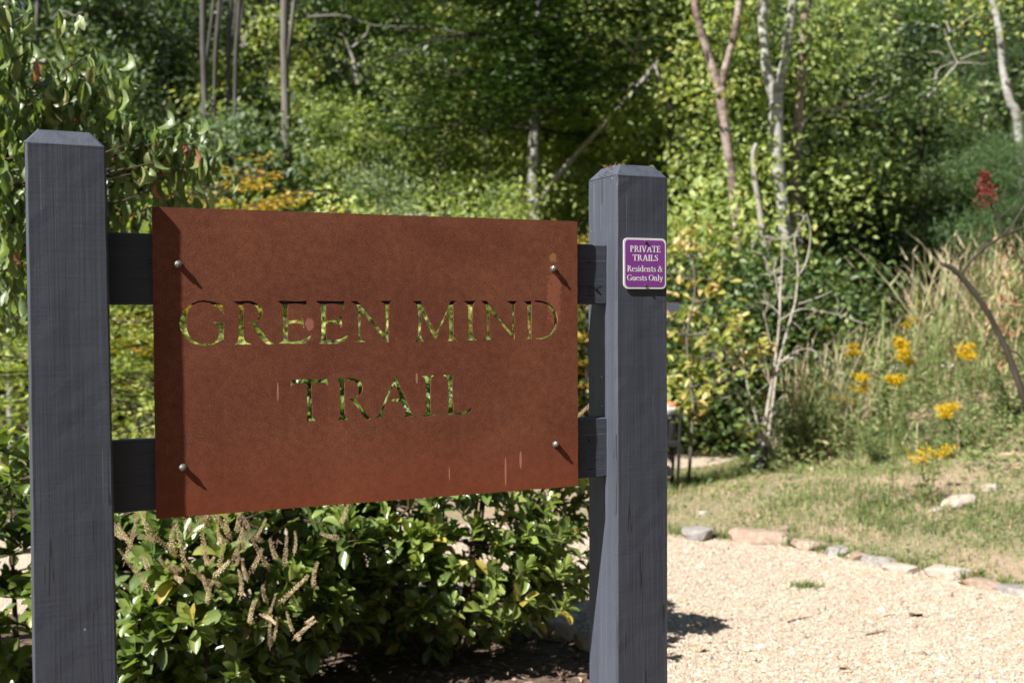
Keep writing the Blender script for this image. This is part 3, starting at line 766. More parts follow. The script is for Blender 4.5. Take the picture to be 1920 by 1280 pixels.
GL = {
 'P': (.66, stem(.17, 0, 1, r1=0) + oval(.22, .735, .28, .235, -92, 92)),
 'R': (.78, stem(.17, 0, 1, r1=0) + oval(.22, .75, .27, .22, -92, 92) + diag(.68, 0, .36, .54, .17) + bar(.6, .82, .03)),
 'I': (.36, stem(.18, 0, 1)),
 'V': (.80, diag(.42, 0, .14, 1, .16) + diag(.42, 0, .68, 1, .08) + bar(.0, .30, .97) + bar(.55, .82, .97)),
 'A': (.82, diag(.14, 0, .40, 1, .08) + diag(.68, 0, .42, 1, .17) + bar(.2, .6, .34) + bar(0, .27, .03) + bar(.53, .84, .03)),
 'T': (.74, stem(.37, 0, 1, l1=0, r1=0) + bar(.04, .70, .965, .07) + [[(.03, .78), (.09, .78), (.12, .95), (.03, 1)], [(.71, .78), (.65, .78), (.62, .95), (.71, 1)]]),
 'E': (.66, stem(.17, 0, 1, r0=0, r1=0) + bar(.1, .56, .965, .07) + bar(.2, .5, .52) + bar(.1, .60, .035, .07) + [[(.57, .80), (.52, .80), (.49, .95), (.57, 1)], [(.52, .40), (.47, .45), (.47, .60), (.52, .65)], [(.63, .22), (.58, .20), (.50, .05), (.60, 0)]]),
 'L': (.64, stem(.17, 0, 1, r0=0) + bar(.1, .58, .035, .07) + [[(.61, .24), (.56, .22), (.48, .05), (.58, 0)]]),
 'S': (.56, [stroke([(.45, .80), (.38, .94), (.25, .97), (.13, .88), (.12, .72), (.26, .56), (.42, .40), (.45, .20), (.34, .05), (.18, .03), (.07, .22)], [.05, .06, .06, .11, .15, .16, .15, .11, .06, .06, .05])] + [[(.45, .98), (.42, .98), (.42, .72), (.46, .72)], [(.05, .28), (.09, .28), (.09, .02), (.05, .02)]]),
 'G': (.86, oval(.44, .5, .37, .48, 48, 318) + stem(.70, .06, .44, l0=0, r0=0, s=.1) + [[(.66, .96), (.71, .96), (.71, .68), (.67, .68)]] + [stroke([(.44, .02), (.6, .05), (.74, .13)], .07)]),
 'O': (.88, oval(.44, .5, .36, .48, 0, 360)),
 'e': (.54, oval(.27, X / 2, .21, X / 2 - .02, 20, 318, T_, .13) + bar(.1, .47, .40, .055) + oval(.27, X / 2, .21, X / 2 - .02, 18, 25)),
 's': (.46, [stroke([(.36, .52), (.29, .63), (.18, .63), (.10, .53), (.17, .40), (.32, .28), (.37, .15), (.27, .03), (.14, .03), (.06, .16)], [.05, .06, .06, .11, .13, .13, .11, .06, .06, .05])] + [[(.36, .65), (.33, .65), (.33, .46), (.37, .46)], [(.05, .20), (.08, .20), (.08, .01), (.05, .01)]]),
 'i': (.34, stem(.17, 0, X, .13, r1=0, s=.09) + oval(.17, .87, .04, .04, 0, 360, .08, .08)),
 'd': (.62, oval(.27, X / 2, .20, X / 2 - .02, 0, 360, T_, .12) + stem(.46, 0, 1.02, .13, l0=0, r1=0, s=.09)),
 'n': (.68, stem(.16, 0, X, .13, r1=0, s=.09) + stem(.50, 0, .48, .13, l1=0, r1=0, s=.09) + [stroke([(.2, .50), (.32, .62), (.44, .60), (.50, .46)], [.06, .07, .11, .13])]),
 't': (.42, stem(.19, .06, .84, .12, l0=0, r0=0, l1=0, r1=0) + bar(.02, .38, X - .03) + [stroke([(.19, .14), (.22, .04), (.32, .03), (.38, .10)], [.12, .09, .07, .04])]),
 'u': (.68, stem(.15, .16, X, .13, l0=0, r0=0, r1=0, s=.09) + stem(.50, 0, X, .13, l0=0, r1=0, s=.09) + [stroke([(.15, .2), (.2, .05), (.33, .04), (.48, .16)], [.13, .11, .07, .06])]),
 'l': (.34, stem(.17, 0, 1.02, .13, r1=0, s=.09)),
 'y': (.60, diag(.32, .02, .13, X, .14) + diag(.32, .05, .50, X, .07) + bar(.0, .24, X - .025) + bar(.40, .60, X - .025) + [stroke([(.34, .1), (.27, -.12), (.18, -.22), (.08, -.19)], [.08, .07, .08, .11])]),
 '&': (.86, [stroke([(.82, .60), (.70, .56), (.66, .36), (.50, .08), (.28, .02), (.10, .14), (.12, .34), (.30, .50), (.48, .66), (.50, .86), (.36, .96), (.24, .86), (.28, .66), (.46, .38), (.66, .10), (.84, .03)], [.05, .06, .06, .07, .08, .13, .13, .08, .07, .08, .06, .10, .12, .13, .11, .06])]),
 ' ': (.30, []),
}
notice = thing('notice_sign', 'small purple notice with white border screwed to the far post', 'sign', ORG)
notice.rotation_euler = (0, 0, SIGN_ROT)
NX0, NX1, NZ0, NZ1 = .0165, .1340, 1.5590, 1.6790
def rrect(x0, x1, z0, z1, r, k=8):
    out = []
    for cx, cz, a in ((x1 - r, z0 + r, -90), (x1 - r, z1 - r, 0), (x0 + r, z1 - r, 90), (x0 + r, z0 + r, 180)):
        for i in range(k + 1):
            t = rad(a + 90 * i / k); out.append((cx + r * math.cos(t), cz + r * math.sin(t)))
    return out
FY = -.0025
v, f = flat_cut(rrect(NX0, NX1, NZ0, NZ1, .012), [])
V, F = plate(v, f, FY - .0014, FY)
link('plate', mk('plate', V, F, M['white']), notice)
g = .0048
v, f = flat_cut(rrect(NX0 + g, NX1 - g, NZ0 + g, NZ1 - g, .009), [])
V, F = plate(v, f, FY - .0018, FY - .0014)
link('purple_field', mk('purple_field', V, F, M['purple']), notice)
rows = [('PRIVATE', .0344, .1190, 1.6458, .0148), ('TRAILS', .0412, .1120, 1.6250, .0145), ('Residents &', .0270, .1245, 1.5995, .0143), ('Guests Only', .0265, .1250, 1.5783, .0138)]
tv, tf, tn = [], [], 0
for txt, x0, x1, zb, ch in rows:
    tot = sum(GL[c][0] for c in txt); sx = (x1 - x0) / tot; x = x0
    for c in txt:
        wd, polys = GL[c]
        if polys:
            v, f = flat_cut(None, [], [[(x + a * sx, zb + b * ch) for a, b in pl] for pl in polys])
            V, F = plate(v, f, FY - .0021, FY - .0018)
            tv.append(V); tf.append((F[0] + tn, F[1] + tn)); tn += len(V)
        x += wd * sx
link('lettering', mk('lettering', np.vstack(tv), [np.vstack([a for a, b in tf]), np.vstack([b for a, b in tf])], M['white']), notice)
scr = bolt_mesh(.0030, .0026, False); scr.materials[0] = M['dark_screw']
for s, z in ((.0765, 1.6705), (.0765, 1.5672)):
    link('screw', scr, notice, (s, FY - .002, z))
# two short stand-offs hold the plate clear of the timber
acc = Acc()
for z in (1.6705, 1.5672): tube(acc, [(.0765, 0.001, z), (.0765, FY - .0002, z)], .004, 8)
link('spacer', acc.build('spacer', M['dark_screw']), notice)

# ------------------------------------------------------------------ stones and gravel
def rock_mesh(seed, sx, sy, sz, flat=.75):
    r = np.random.default_rng(seed)
    import bmesh
    bm = bmesh.new()
    bmesh.ops.create_icosphere(bm, subdivisions=3, radius=1)
    V = np.array([v.co[:] for v in bm.verts]); F = np.array([[v.index for v in f.verts] for f in bm.faces]); bm.free()
    # cut by random planes for a broken, angular outline
    for k in range(15):
        nrm = unit(r.normal(0, 1, 3) * np.array([1, 1, .55])); d = r.uniform(.62, .9)
        s = V @ nrm; o = s > d
        V[o] -= (s[o] - d)[:, None] * nrm
    top = V[:, 2] > flat * .75
    V[top, 2] = flat * .75 + (V[top, 2] - flat * .75) * .15
    V += r.normal(0, .012, V.shape)
    V *= np.array([sx, sy, sz])
    return V, F

STONES = [  # x, y, half width, half depth, height, turn, material, label
    (.78, 7.40, .17, .12, .13, .2, 'sandstone', 'flat brown edging stone just beside the far timber post'),
    (1.235, 7.17, .135, .11, .15, .1, 'greystone', 'grey rounded edging stone at the end of the row beside the post'),
    (1.60, 7.02, .225, .13, .15, -.25, 'sandstone', 'widest tan slab in the stone row edging the gravel'),
    (1.855, 6.80, .135, .10, .10, -.5, 'sandstone', 'low tan edging stone beside the widest slab with grass tufts'),
    (2.00, 6.64, .09, .08, .09, -.4, 'greystone', 'greyish narrow edging stone in the middle of the row'),
    (2.075, 6.50, .065, .06, .085, .3, 'sandstone', 'smallest block like stone standing in the edging row'),
    (2.165, 6.40, .12, .07, .085, -.6, 'greystone', 'thin grey edging stone leaning behind the whitest one'),
    (2.25, 6.22, .125, .09, .085, -.35, 'palestone', 'whitest flat edging stone of the row on the gravel'),
    (2.45, 6.10, .155, .10, .105, -.4, 'palestone', 'cream wide edging stone second whitest of the row'),
    (2.555, 5.86, .14, .08, .10, -.8, 'sandstone', 'split brown edging stone just after the cream one'),
    (2.69, 5.70, .15, .09, .09, -.7, 'greystone', 'low grey brown edging stone near the picture edge'),
    (2.86, 5.52, .16, .10, .10, -.8, 'sandstone', 'last tan edging stone at the picture edge'),
    (3.08, 5.30, .15, .10, .10, -.8, 'sandstone', 'edging stone just outside the view on the gravel edge'),
]
for i, (x, y, a, b, h, t, mt, lb) in enumerate(STONES):
    Vr, Fr = rock_mesh(40 + i, a, b, h * .62)
    o = thing('edging_stone', lb, 'stone', (x, y, float(terrain(x, y)) + h * .12), 'stones edging the gravel path', mk('edging_stone', Vr, Fr, M[mt]))
    o.rotation_euler = (0.05 * (i % 3 - 1), .04 * (i % 2), t)
def on_ground(px, py):
    """where the sight line through a pixel of the photograph meets the terrain"""
    d = W(px, py, 1.0) - EYE
    for Y in np.linspace(3.5, 30, 2600):
        p_ = EYE + d * Y
        if p_[2] <= terrain(p_[0], p_[1]): return p_
    return EYE + d * 30
for i, (px, py, a, b, h, t, mt, lb) in enumerate([
    (1795, 948, .17, .09, .12, .35, 'palestone', 'pale wedge shaped rock lying in the lawn below the weeds'),
    (1757, 960, .06, .04, .06, .1, 'palestone', 'small pale rock touching the wedge shaped rock in the lawn'),
    (1857, 918, .075, .05, .07, .4, 'palestone', 'rounded pale rock in the lawn uphill of the wedge shaped rock'),
    (1319, 964, .055, .035, .05, .1, 'palestone', 'small white rock in the grass near the far post'),
    (1468, 996, .065, .04, .06, .8, 'sandstone', 'pinkish sharp rock in the grass behind the stone row'),
    (1706, 988, .03, .02, .035, .2, 'palestone', 'tiny white stone in the open lawn'),
    (1722, 950, .03, .02, .03, .2, 'sandstone', 'tiny tan stone in the lawn left of the wedge rock')]):
    p_ = on_ground(px, py)
    Vr, Fr = rock_mesh(80 + i, a, b, h * .6)
    o = thing('lawn_rock', lb, 'rock', (p_[0], p_[1], p_[2] + h * .15), 'rocks lying in the lawn', mk('lawn_rock', Vr, Fr, M[mt]))
    o.rotation_euler = (0, -.15, t)
for i, (x, y, a, b, h, t, mt, lb) in enumerate([
    (.02, 5.10, .12, .08, .13, .3, 'greystone', 'blue grey rock at the bed edge under the green shrub'),
    (.20, 4.98, .11, .08, .11, -.3, 'sandstone', 'tan shaded rock at the bed edge under the green shrub'),
    (.35, 4.82, .12, .07, .10, -.6, 'sandstone', 'brown rock at the bed edge nearest the far post'),
    (-.22, 5.24, .10, .08, .10, .2, 'sandstone', 'half hidden rock at the bed edge behind the shrub stems')]):
    Vr, Fr = rock_mesh(95 + i, a, b, h * .7)
    o = thing('bed_stone', lb, 'stone', (x, y, h * .2), 'rocks edging the mulch bed', mk('bed_stone', Vr, Fr, M[mt]))
    o.rotation_euler = (0, .1, t)

def sl_q(x, y):
    """signed distance-like value past the stone line (positive on the lawn side)"""
    yl = np.interp(x, SL[:, 0], SL[:, 1])
    return y - yl
def bl_y(x, y):
    xb = np.interp(y, BL[::-1][:, 1], BL[::-1][:, 0])
    return x - xb

def pebbles(n, x0, x1, y0, y1, s0, s1, seed):
    r = np.random.default_rng(seed)
    x = r.uniform(x0, x1, n); y = r.uniform(y0, y1, n)
    edge = r.normal(0, .04, n)
    k = (sl_q(x, y) < -.02 + edge) & (bl_y(x, y) > -.02 + edge)
    x, y = x[k], y[k]; n = len(x)
    O8 = np.array([[1, 0, 0], [0, 1, 0], [-1, 0, 0], [0, -1, 0], [0, 0, 1], [0, 0, -1.]])
    F8 = np.array([[0, 1, 4], [1, 2, 4], [2, 3, 4], [3, 0, 4], [1, 0, 5], [2, 1, 5], [3, 2, 5], [0, 3, 5]])
    V = O8[None] * (1 + r.normal(0, .25, (n, 6, 1))) + r.normal(0, .15, (n, 6, 3))
    s = r.uniform(s0, s1, n) * (1 + .9 * (r.random(n) > .95)) * r.uniform(.7, 1.15, n)
    V = V * s[:, None, None] * np.array([1, .8, .55]) * r.uniform(.7, 1.25, (n, 1, 3))
    a = r.uniform(0, 6.28, n); ca, sa = np.cos(a)[:, None], np.sin(a)[:, None]
    X_, Y_ = V[..., 0].copy(), V[..., 1].copy()
    V[..., 0] = X_ * ca - Y_ * sa; V[..., 1] = X_ * sa + Y_ * ca
    V += np.stack([x, y, terrain(x, y) + .006 + s * .25], -1)[:, None, :]
    F = (F8[None] + (np.arange(n) * 6)[:, None, None]).reshape(-1, 3)
    lv = np.clip(r.beta(1.6, 1.5, n), 0, 1)
    lv = np.where(r.random(n) > .97, 1.0, lv * .93)
    return V.reshape(-1, 3), F, np.repeat(lv, 6)
acc = Acc()
for a in ((56000, .3, 3.3, 4.0, 7.3, .0045, .0095, 1), (14000, -1.6, .6, 4.9, 7.9, .006, .011, 2)):
    acc.add(*pebbles(*a))
g_ = link('gravel', acc.build('gravel', M['pebble']), None); kind(g_, 'stuff')

# chips of bark, dead leaves on the bed
r = np.random.default_rng(5); n = 5200
x = r.uniform(-3.0, .6, n); y = r.uniform(3.2, 5.4, n)
k = bl_y(x, y) < .03 + r.normal(0, .05, n)
x, y = x[k], y[k]; n = len(x)
P = np.column_stack([x, y, r.uniform(.004, .03, n)]); a = r.uniform(0, 6.28, n)
acc = Acc()
leaf_cards(acc, P, np.column_stack([np.cos(a), np.sin(a), r.normal(0, .25, n)]), np.column_stack([r.normal(0, .4, n), r.normal(0, .4, n), np.ones(n)]),
           r.uniform(.02, .07, n), r.uniform(.008, .022, n), KITE, np.clip(r.beta(2, 2.2, n) * .95 + .3 * (r.random(n) > .95), 0, 1))
kind(link('bark_mulch', acc.build('bark_mulch', M['chip'])), 'stuff')

def twig_thing(px, py, L, ang, rr, lb, mt='twig'):
    p_ = on_ground(px, py)
    acc = Acc(); d = np.array([math.cos(ang), math.sin(ang), 0])
    s = np.array([-d[1], d[0], 0])
    pts = [d * L * (t - .5) + s * .02 * math.sin(t * 5) * L * 3 + np.array([0, 0, .012 + .01 * t]) for t in np.linspace(0, 1, 7)]
    tube(acc, pts, np.linspace(rr, rr * .5, 7), 5)
    tube(acc, [pts[3], pts[3] + d * L * .12 + s * L * .10 + np.array([0, 0, .01])], [rr * .6, rr * .3], 4)
    return thing('fallen_twig', lb, 'twig', p_, 'fallen twigs on the gravel', acc.build('fallen_twig', M[mt]))
twig_thing(1645, 1192, .13, .35, .0045, 'short dark twig lying alone on the open gravel')
twig_thing(1500, 1166, .17, .55, .0035, 'thin bent twig on the gravel right of the shrub shadow')
twig_thing(1668, 1159, .06, .1, .0025, 'tiny twig on the gravel beside the curled dark leaf')
twig_thing(1738, 1232, .06, 2.2, .003, 'short twig low on the gravel near the picture bottom')
def fallen_leaf(px, py, L, mt, lb, ang, lv):
    p_ = on_ground(px, py); acc = Acc()
    tpl = leaf_template([0, .2, .45, .7, .9, 1], [.02, .28, .42, .36, .16, .0], 1.1, .5, .3, .1)
    leaf_cards(acc, [[0, 0, .012]], [[math.cos(ang), math.sin(ang), .35]], [[.2, .1, 1]], L, L, tpl, lv)
    return thing('fallen_leaf', lb, 'leaf', p_, 'fallen leaves', acc.build('fallen_leaf', M[mt]))
fallen_leaf(1706, 1160, .075, 'chip', 'curled dark leaf lying on the open gravel', .4, .2)
fallen_leaf(1828, 1080, .085, 'red', 'red fallen leaf in the lawn behind the stone row', 1.2, .6)
fallen_leaf(1592, 1262, .05, 'chip', 'small dark leaf scrap low on the gravel', 2.0, .5)
fallen_leaf(1310, 1226, .06, 'chip', 'brown leaf on the gravel in the shrub shadow', 1.0, .95)

# ------------------------------------------------------------------ grass
def blades(x, y, L, W_, lean, lv, acc, seed, dz=0.0):
    r = np.random.default_rng(seed); n = len(x)
    P = np.column_stack([x, y, terrain(x, y) + dz]); a = r.uniform(0, 6.28, n)
    d = np.column_stack([np.cos(a), np.sin(a), np.zeros(n)]); s = np.column_stack([-d[:, 1], d[:, 0], np.zeros(n)])
    up = np.array([0, 0, 1.0])
    le = (r.random(n) * lean)[:, None]; L = L[:, None]; w = (W_ * np.ones(n))[:, None]
    m = P + up * L * .55 * (1 - le * .3) + d * L * le * .3
    t = P + up * L * (1 - le * .6) + d * L * le * .9
    V = np.stack([P - s * w / 2, P + s * w / 2, m - s * w * .4, m + s * w * .4, t], 1).reshape(-1, 3)
    F = (np.array([[0, 1, 3], [0, 3, 2], [2, 3, 4]])[None] + (np.arange(n) * 5)[:, None, None]).reshape(-1, 3)
    acc.add(V, F, np.repeat(np.clip(lv, 0, 1), 5))
def fbm(x, y, s):
    return (np.sin(x * s * 1.3 + 1.7 * np.sin(y * s * .9)) + np.sin(y * s * 1.1 + 2.1 * np.sin(x * s * .7 + 1)) + .6 * np.sin((x + y) * s * 2.3 + 3 * np.sin((x - y) * s * 1.9))) / 2.6
r = np.random.default_rng(21); acc = Acc()
n = 150000
x = r.uniform(.2, 7.0, n); y = r.uniform(4.6, 12.6, n)
q, t = qt(x, y); c = sl_q(x, y)
k = (c > .03 + r.normal(0, .05, n)) & (q < 4.4) & (np.abs(x / y - .35) < .27)
infar = (y > np.interp(x, far_a[:, 0], far_a[:, 1])) & (x < 2.4)
patch = fbm(x, y, 2.0) + .5 * fbm(x, y, 6.0)
k &= ~infar & (r.random(n) < np.clip(.62 + .45 * patch, .12, 1))
x, y, patch = x[k], y[k], patch[k]; n = len(x)
lv = np.clip(.24 - .22 * patch + r.normal(0, .17, n) + .45 * (r.random(n) > .80), 0, 1)
blades(x, y, r.uniform(.025, .085, n) * (1 + .45 * patch), .0055, 1.5, lv, acc, 3)
n = 900   # tufts along the stones and among the edging
px_ = np.interp(r.random(n), [0, 1], [.7, 2.9]); i_ = np.searchsorted(SL[:, 0], px_)
x = px_ + r.normal(0, .03, n); y = SL[np.clip(i_, 0, 89), 1] + np.abs(r.normal(0, .07, n)) + .06
blades(x, y, r.uniform(.05, .12, n), .006, 1.1, np.clip(r.normal(.22, .15, n), 0, 1), acc, 4)
kind(link('lawn_grass', acc.build('lawn_grass', M['grass'])), 'stuff')
acc = Acc(); n = 9000      # small broad weeds and dead leaves in the lawn
x = r.uniform(.6, 6.0, n); y = r.uniform(5.0, 11.5, n); q, t = qt(x, y)
k = (sl_q(x, y) > .05) & (q < 3.6) & (fbm(x, y, 3.1) > .0) & ~((y > np.interp(x, far_a[:, 0], far_a[:, 1])) & (x < 2.4))
x, y = x[k], y[k]; n = len(x); a = r.uniform(0, 6.28, n)
leaf_cards(acc, np.column_stack([x, y, terrain(x, y) + r.uniform(.005, .04, n)]), np.column_stack([np.cos(a), np.sin(a), r.normal(.2, .3, n)]), np.column_stack([r.normal(-.2, .4, n), r.normal(-.2, .4, n), np.ones(n)]), r.uniform(.02, .055, n), r.uniform(.012, .028, n), KITE, np.clip(r.normal(.3, .2, n) + .6 * (r.random(n) > .85), 0, 1))
kind(link('lawn_weeds', acc.build('lawn_weeds', M['weed'])), 'stuff')
acc = Acc(); p_ = on_ground(1510, 1102); n = 130
a = r.uniform(0, 6.28, n); d = np.abs(r.normal(0, .05, n))
blades(p_[0] + np.cos(a) * d * 1.5, p_[1] + np.sin(a) * d, r.uniform(.03, .07, n), .006, 1.7, r.uniform(0, .3, n), acc, 6)
tuft = acc.build('grass_tuft', M['grass'])
tuft.transform(Matrix.Translation(tuple(-p_)))
thing('grass_tuft', 'single green grass tuft growing in the open gravel', 'grass tuft', p_, None, tuft)

# ------------------------------------------------------------------ trees
def sunlit_gaps(P, targets, rad_, prob, r, rot=0.0):
    """False for leaves standing close to the sun ray of a target point: gaps in a crown that let sun onto bark"""
    keep = np.ones(len(P), bool)
    s = TO_SUN if not rot else np.array([TO_SUN[0] * math.cos(rot) + TO_SUN[1] * math.sin(rot), -TO_SUN[0] * math.sin(rot) + TO_SUN[1] * math.cos(rot), TO_SUN[2]])
    for t in targets:
        d = P - t; a = d @ s
        q = np.linalg.norm(d - a[:, None] * s, axis=1)
        keep &= ~((a > 0) & (q < rad_) & (r.random(len(P)) < prob))
    return keep

def perp_noise(r, n, s): return r.normal(0, s, (n, 3))

def make_tree(seed, H, tr, base, R, limbs, up, mode, nleaf, ls, bark, leafm, lean=(0, 0), top_r=.25, droop=.15, fork=None, lw=.62, clump=.16, shape='oval', lvmu=.5, gaps=None):
    """trunk mesh (trunk + limbs + twigs) and crown mesh (leaves), both standing on the origin"""
    r = np.random.default_rng(seed)
    wood = Acc(); twg = Acc(); LP, LD, LN, LV = [], [], [], []
    m = 12; ts = np.linspace(0, 1, m)
    path = np.column_stack([lean[0] * ts ** 1.2 * H + np.cumsum(r.normal(0, .014 * H / 3, m)) * ts, lean[1] * ts ** 1.2 * H + np.cumsum(r.normal(0, .014 * H / 3, m)) * ts, ts * H * .97 - .15 * (ts == 0)])
    path = spline(path, 26); tsx = np.linspace(0, 1, 26)
    tube(wood, path, tr * (1 - tsx * .9) * (1 + .35 * np.exp(-tsx * 22)), 9)
    starts = []
    for i in range(limbs):
        f = base + (1 - base) * (i + r.random() * .8) / limbs
        f = min(f, .97)
        c = path[int(f * 25)]
        u = (f - base) / (1 - base)
        if shape == 'oval': prof = math.sin(math.pi * (.12 + .80 * u)) ** .7
        elif shape == 'cone': prof = 1.05 - .9 * u
        elif shape == 'vase': prof = .45 + .6 * u
        else: prof = 1
        L = R * prof * r.uniform(.75, 1.15)
        az = i * 2.39996 + r.normal(0, .35)
        e = up * r.uniform(.6, 1.3) + .5 * u * up
        d = np.array([math.cos(az) * math.cos(e), math.sin(az) * math.cos(e), math.sin(e)])
        k = 7; t = np.linspace(0, 1, k)[:, None]
        P = c + d * L * t + np.array([0, 0, -1]) * droop * L * t ** 2 + np.cumsum(r.normal(0, .03 * L, (k, 3)), 0) * t
        rr = max(.008, tr * (1 - f * .85) * .42)
        tube(twg, P, np.linspace(rr, .005, k), 5)
        nt_ = max(4, int(5 + L * 3.5))
        for j in range(nt_):
            s = .22 + .78 * (j + r.random()) / nt_
            q = P[0] + (P[-1] - P[0]) * 0; ii = min(int(s * (k - 1)), k - 2); fr = s * (k - 1) - ii
            q = P[ii] * (1 - fr) + P[ii + 1] * fr
            td = unit(P[ii + 1] - P[ii])
            side = unit(np.cross(td, [0, 0, 1.0])) * (1 if j % 2 else -1)
            a2 = r.uniform(.35, .95)
            dd = unit(td * (1 - a2 * .6) + side * a2 + np.array([0, 0, r.normal(.08 if mode != 'layer' else 0, .22 if mode != 'layer' else .07)]))
            l2 = L * r.uniform(.22, .42) * (1.15 - s * .55) + .12
            e2 = q + dd * l2 - np.array([0, 0, droop * .5 * l2])
            tube(twg, [q, (q + e2) / 2 + r.normal(0, .02, 3), e2], [.008, .006, .003], 4, cap=False)
            starts.append((q, e2, s))
    w_ = np.array([np.linalg.norm(b - a) for a, b, _ in starts]); w_ = w_ / w_.sum()
    cnt = np.maximum(3, (w_ * nleaf).astype(int))
    for (a, b, s), c_ in zip(starts, cnt):
        if mode != 'needle' and r.random() < .28: continue      # bare twigs leave gaps in the crown
        c_ = int(c_ * 1.3)
        t = r.random(c_) ** .8
        t = t * 1.1
        P = a + (b - a) * t[:, None]
        td = unit(b - a)
        if mode == 'layer':
            P = P + np.column_stack([r.normal(0, clump, c_), r.normal(0, clump, c_), r.normal(0, clump * .22, c_)])
            N = np.column_stack([r.normal(0, .33, c_), r.normal(0, .33, c_), np.ones(c_)])
            D = td + r.normal(0, .7, (c_, 3)); D[:, 2] = D[:, 2] * .25 - .12
        elif mode == 'droop':
            P = P + r.normal(0, clump, (c_, 3))
            D = td * .3 + r.normal(0, .4, (c_, 3)) + np.array([0, 0, -.9])
            N = r.normal(0, 1, (c_, 3)) + td * .5 + np.array([0, 0, .5])
        else:
            P = P + r.normal(0, clump, (c_, 3))
            D = td * .5 + r.normal(0, .75, (c_, 3)) - np.array([0, 0, .15])
            N = r.normal(0, .78, (c_, 3)) + np.array([-.40, -.36, .50]) + unit(P * np.array([1, 1, .0]) + 1e-6) * .35
        LP.append(P); LD.append(D); LN.append(N)
        LV.append(np.clip(lvmu + r.normal(0, .11) + r.normal(0, .17, c_), 0, 1))
    crown = Acc()
    P = np.concatenate(LP)
    if gaps is not None:
        kp = sunlit_gaps(P, gaps[0], gaps[1], .8, r, gaps[2])
        P = P[kp]; LD = [np.concatenate(LD)[kp]]; LN = [np.concatenate(LN)[kp]]; LV = [np.concatenate(LV)[kp]]
    n = len(P)
    if mode == 'needle':
        kk = 12; nn = n * kk
        PP = np.repeat(P, kk, 0)
        D = np.repeat(np.concatenate(LD), kk, 0) * .6 + r.normal(0, .8, (nn, 3))
        leaf_cards(crown, PP, D, r.normal(0, 1, (nn, 3)), r.uniform(.07, .13, nn), .0075, NEEDLE, np.repeat(np.concatenate(LV), kk) + r.normal(0, .1, nn))
    else:
        L = ls * r.uniform(.65, 1.3, n)
        leaf_cards(crown, P, np.concatenate(LD), np.concatenate(LN), L, L * lw, KITE, np.concatenate(LV))
    return wood.build('trunk', M[bark], True), crown.build('crown', M[leafm]), twg.build('branches', M['birchbark' if bark == 'birchbark' else 'darkbark'], True)

def plant_tree(meshes, x, y, label, name='tree', cat='tree', rz=0.0, s=1.0, group=None, z=None, sink=.05):
    t, c, b = meshes
    o = thing(name, label, cat, (x, y, float(terrain(x, y)) - sink if z is None else z), group)
    o.rotation_euler = (0, 0, rz); o.scale = (s, s, s)
    link('trunk', t, o); link('branches', b, o); link('crown', c, o)
    return o

def at(px, Y):
    return float(W(px, 590, Y)[0])

KIND = {
 'beech': make_tree(101, 7.5, .12, .16, 2.5, 30, .18, 'layer', 15000, .10, 'beechbark', 'beech', droop=.12),
 'lime': make_tree(102, 7.0, .09, .10, 2.2, 24, .42, 'random', 11500, .108, 'darkbark', 'lime', clump=.20),
 'oak': make_tree(103, 8.0, .11, .10, 2.4, 26, .38, 'random', 12500, .11, 'darkbark', 'greyleaf', clump=.20),
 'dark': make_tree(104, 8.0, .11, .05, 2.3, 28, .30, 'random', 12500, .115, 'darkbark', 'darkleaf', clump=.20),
 'airy': make_tree(105, 8.5, .07, .25, 1.9, 24, .60, 'random', 9000, .075, 'birchbark', 'lime', shape='vase'),
 'lime2': make_tree(112, 7.2, .08, .12, 2.0, 22, .50, 'random', 11000, .10, 'bark', 'lime', clump=.17, lvmu=.42),
 'oak2': make_tree(113, 8.4, .10, .14, 2.2, 24, .30, 'random', 12000, .105, 'bark', 'greyleaf', clump=.18, lvmu=.56),
 'dark2': make_tree(114, 7.6, .10, .06, 2.5, 26, .22, 'layer', 12500, .115, 'darkbark', 'darkleaf', clump=.22),
 'pine': make_tree(106, 8.0, .10, .06, 2.2, 36, .15, 'needle', 6000, .1, 'darkbark', 'pineneedle', shape='cone', clump=.12),
 'tall': make_tree(107, 11.0, .12, .40, 2.6, 26, .55, 'random', 13000, .11, 'bark', 'greyleaf', clump=.2),
}
FILL_LABEL = {
 'beech': ('beech_tree', 'layered dark green beech standing in the wood behind the sign'),
 'lime': ('broadleaf_tree', 'yellow green broadleaf tree standing in the sunlit wood'),
 'oak': ('oak_tree', 'grey green bushy tree standing in the wood behind the sign'),
 'dark': ('dense_tree', 'dense dark green tree standing in the wood'),
 'airy': ('slender_tree', 'slender pale stemmed tree with thin yellow green crown in the wood'),
 'pine': ('pine_tree', 'soft needled pine standing in the wood above the weedy bank'),
 'tall': ('tall_tree', 'tall grey trunked tree rising out of the wood'),
}
def fill(kind_, px, Y, s=1.0, rz=0.0):
    if kind_ in ('lime', 'oak', 'dark') and int(px * 7 + Y * 13) % 2: kind_ += '2'
    nm, lb = FILL_LABEL[kind_]
    rz = rz / 6.28 * 1.5 - .75
    return plant_tree(KIND[kind_], at(px, Y), Y, lb, nm, 'tree', rz, s, lb.split(' standing')[0].split(' rising')[0] + ' group in the wood')

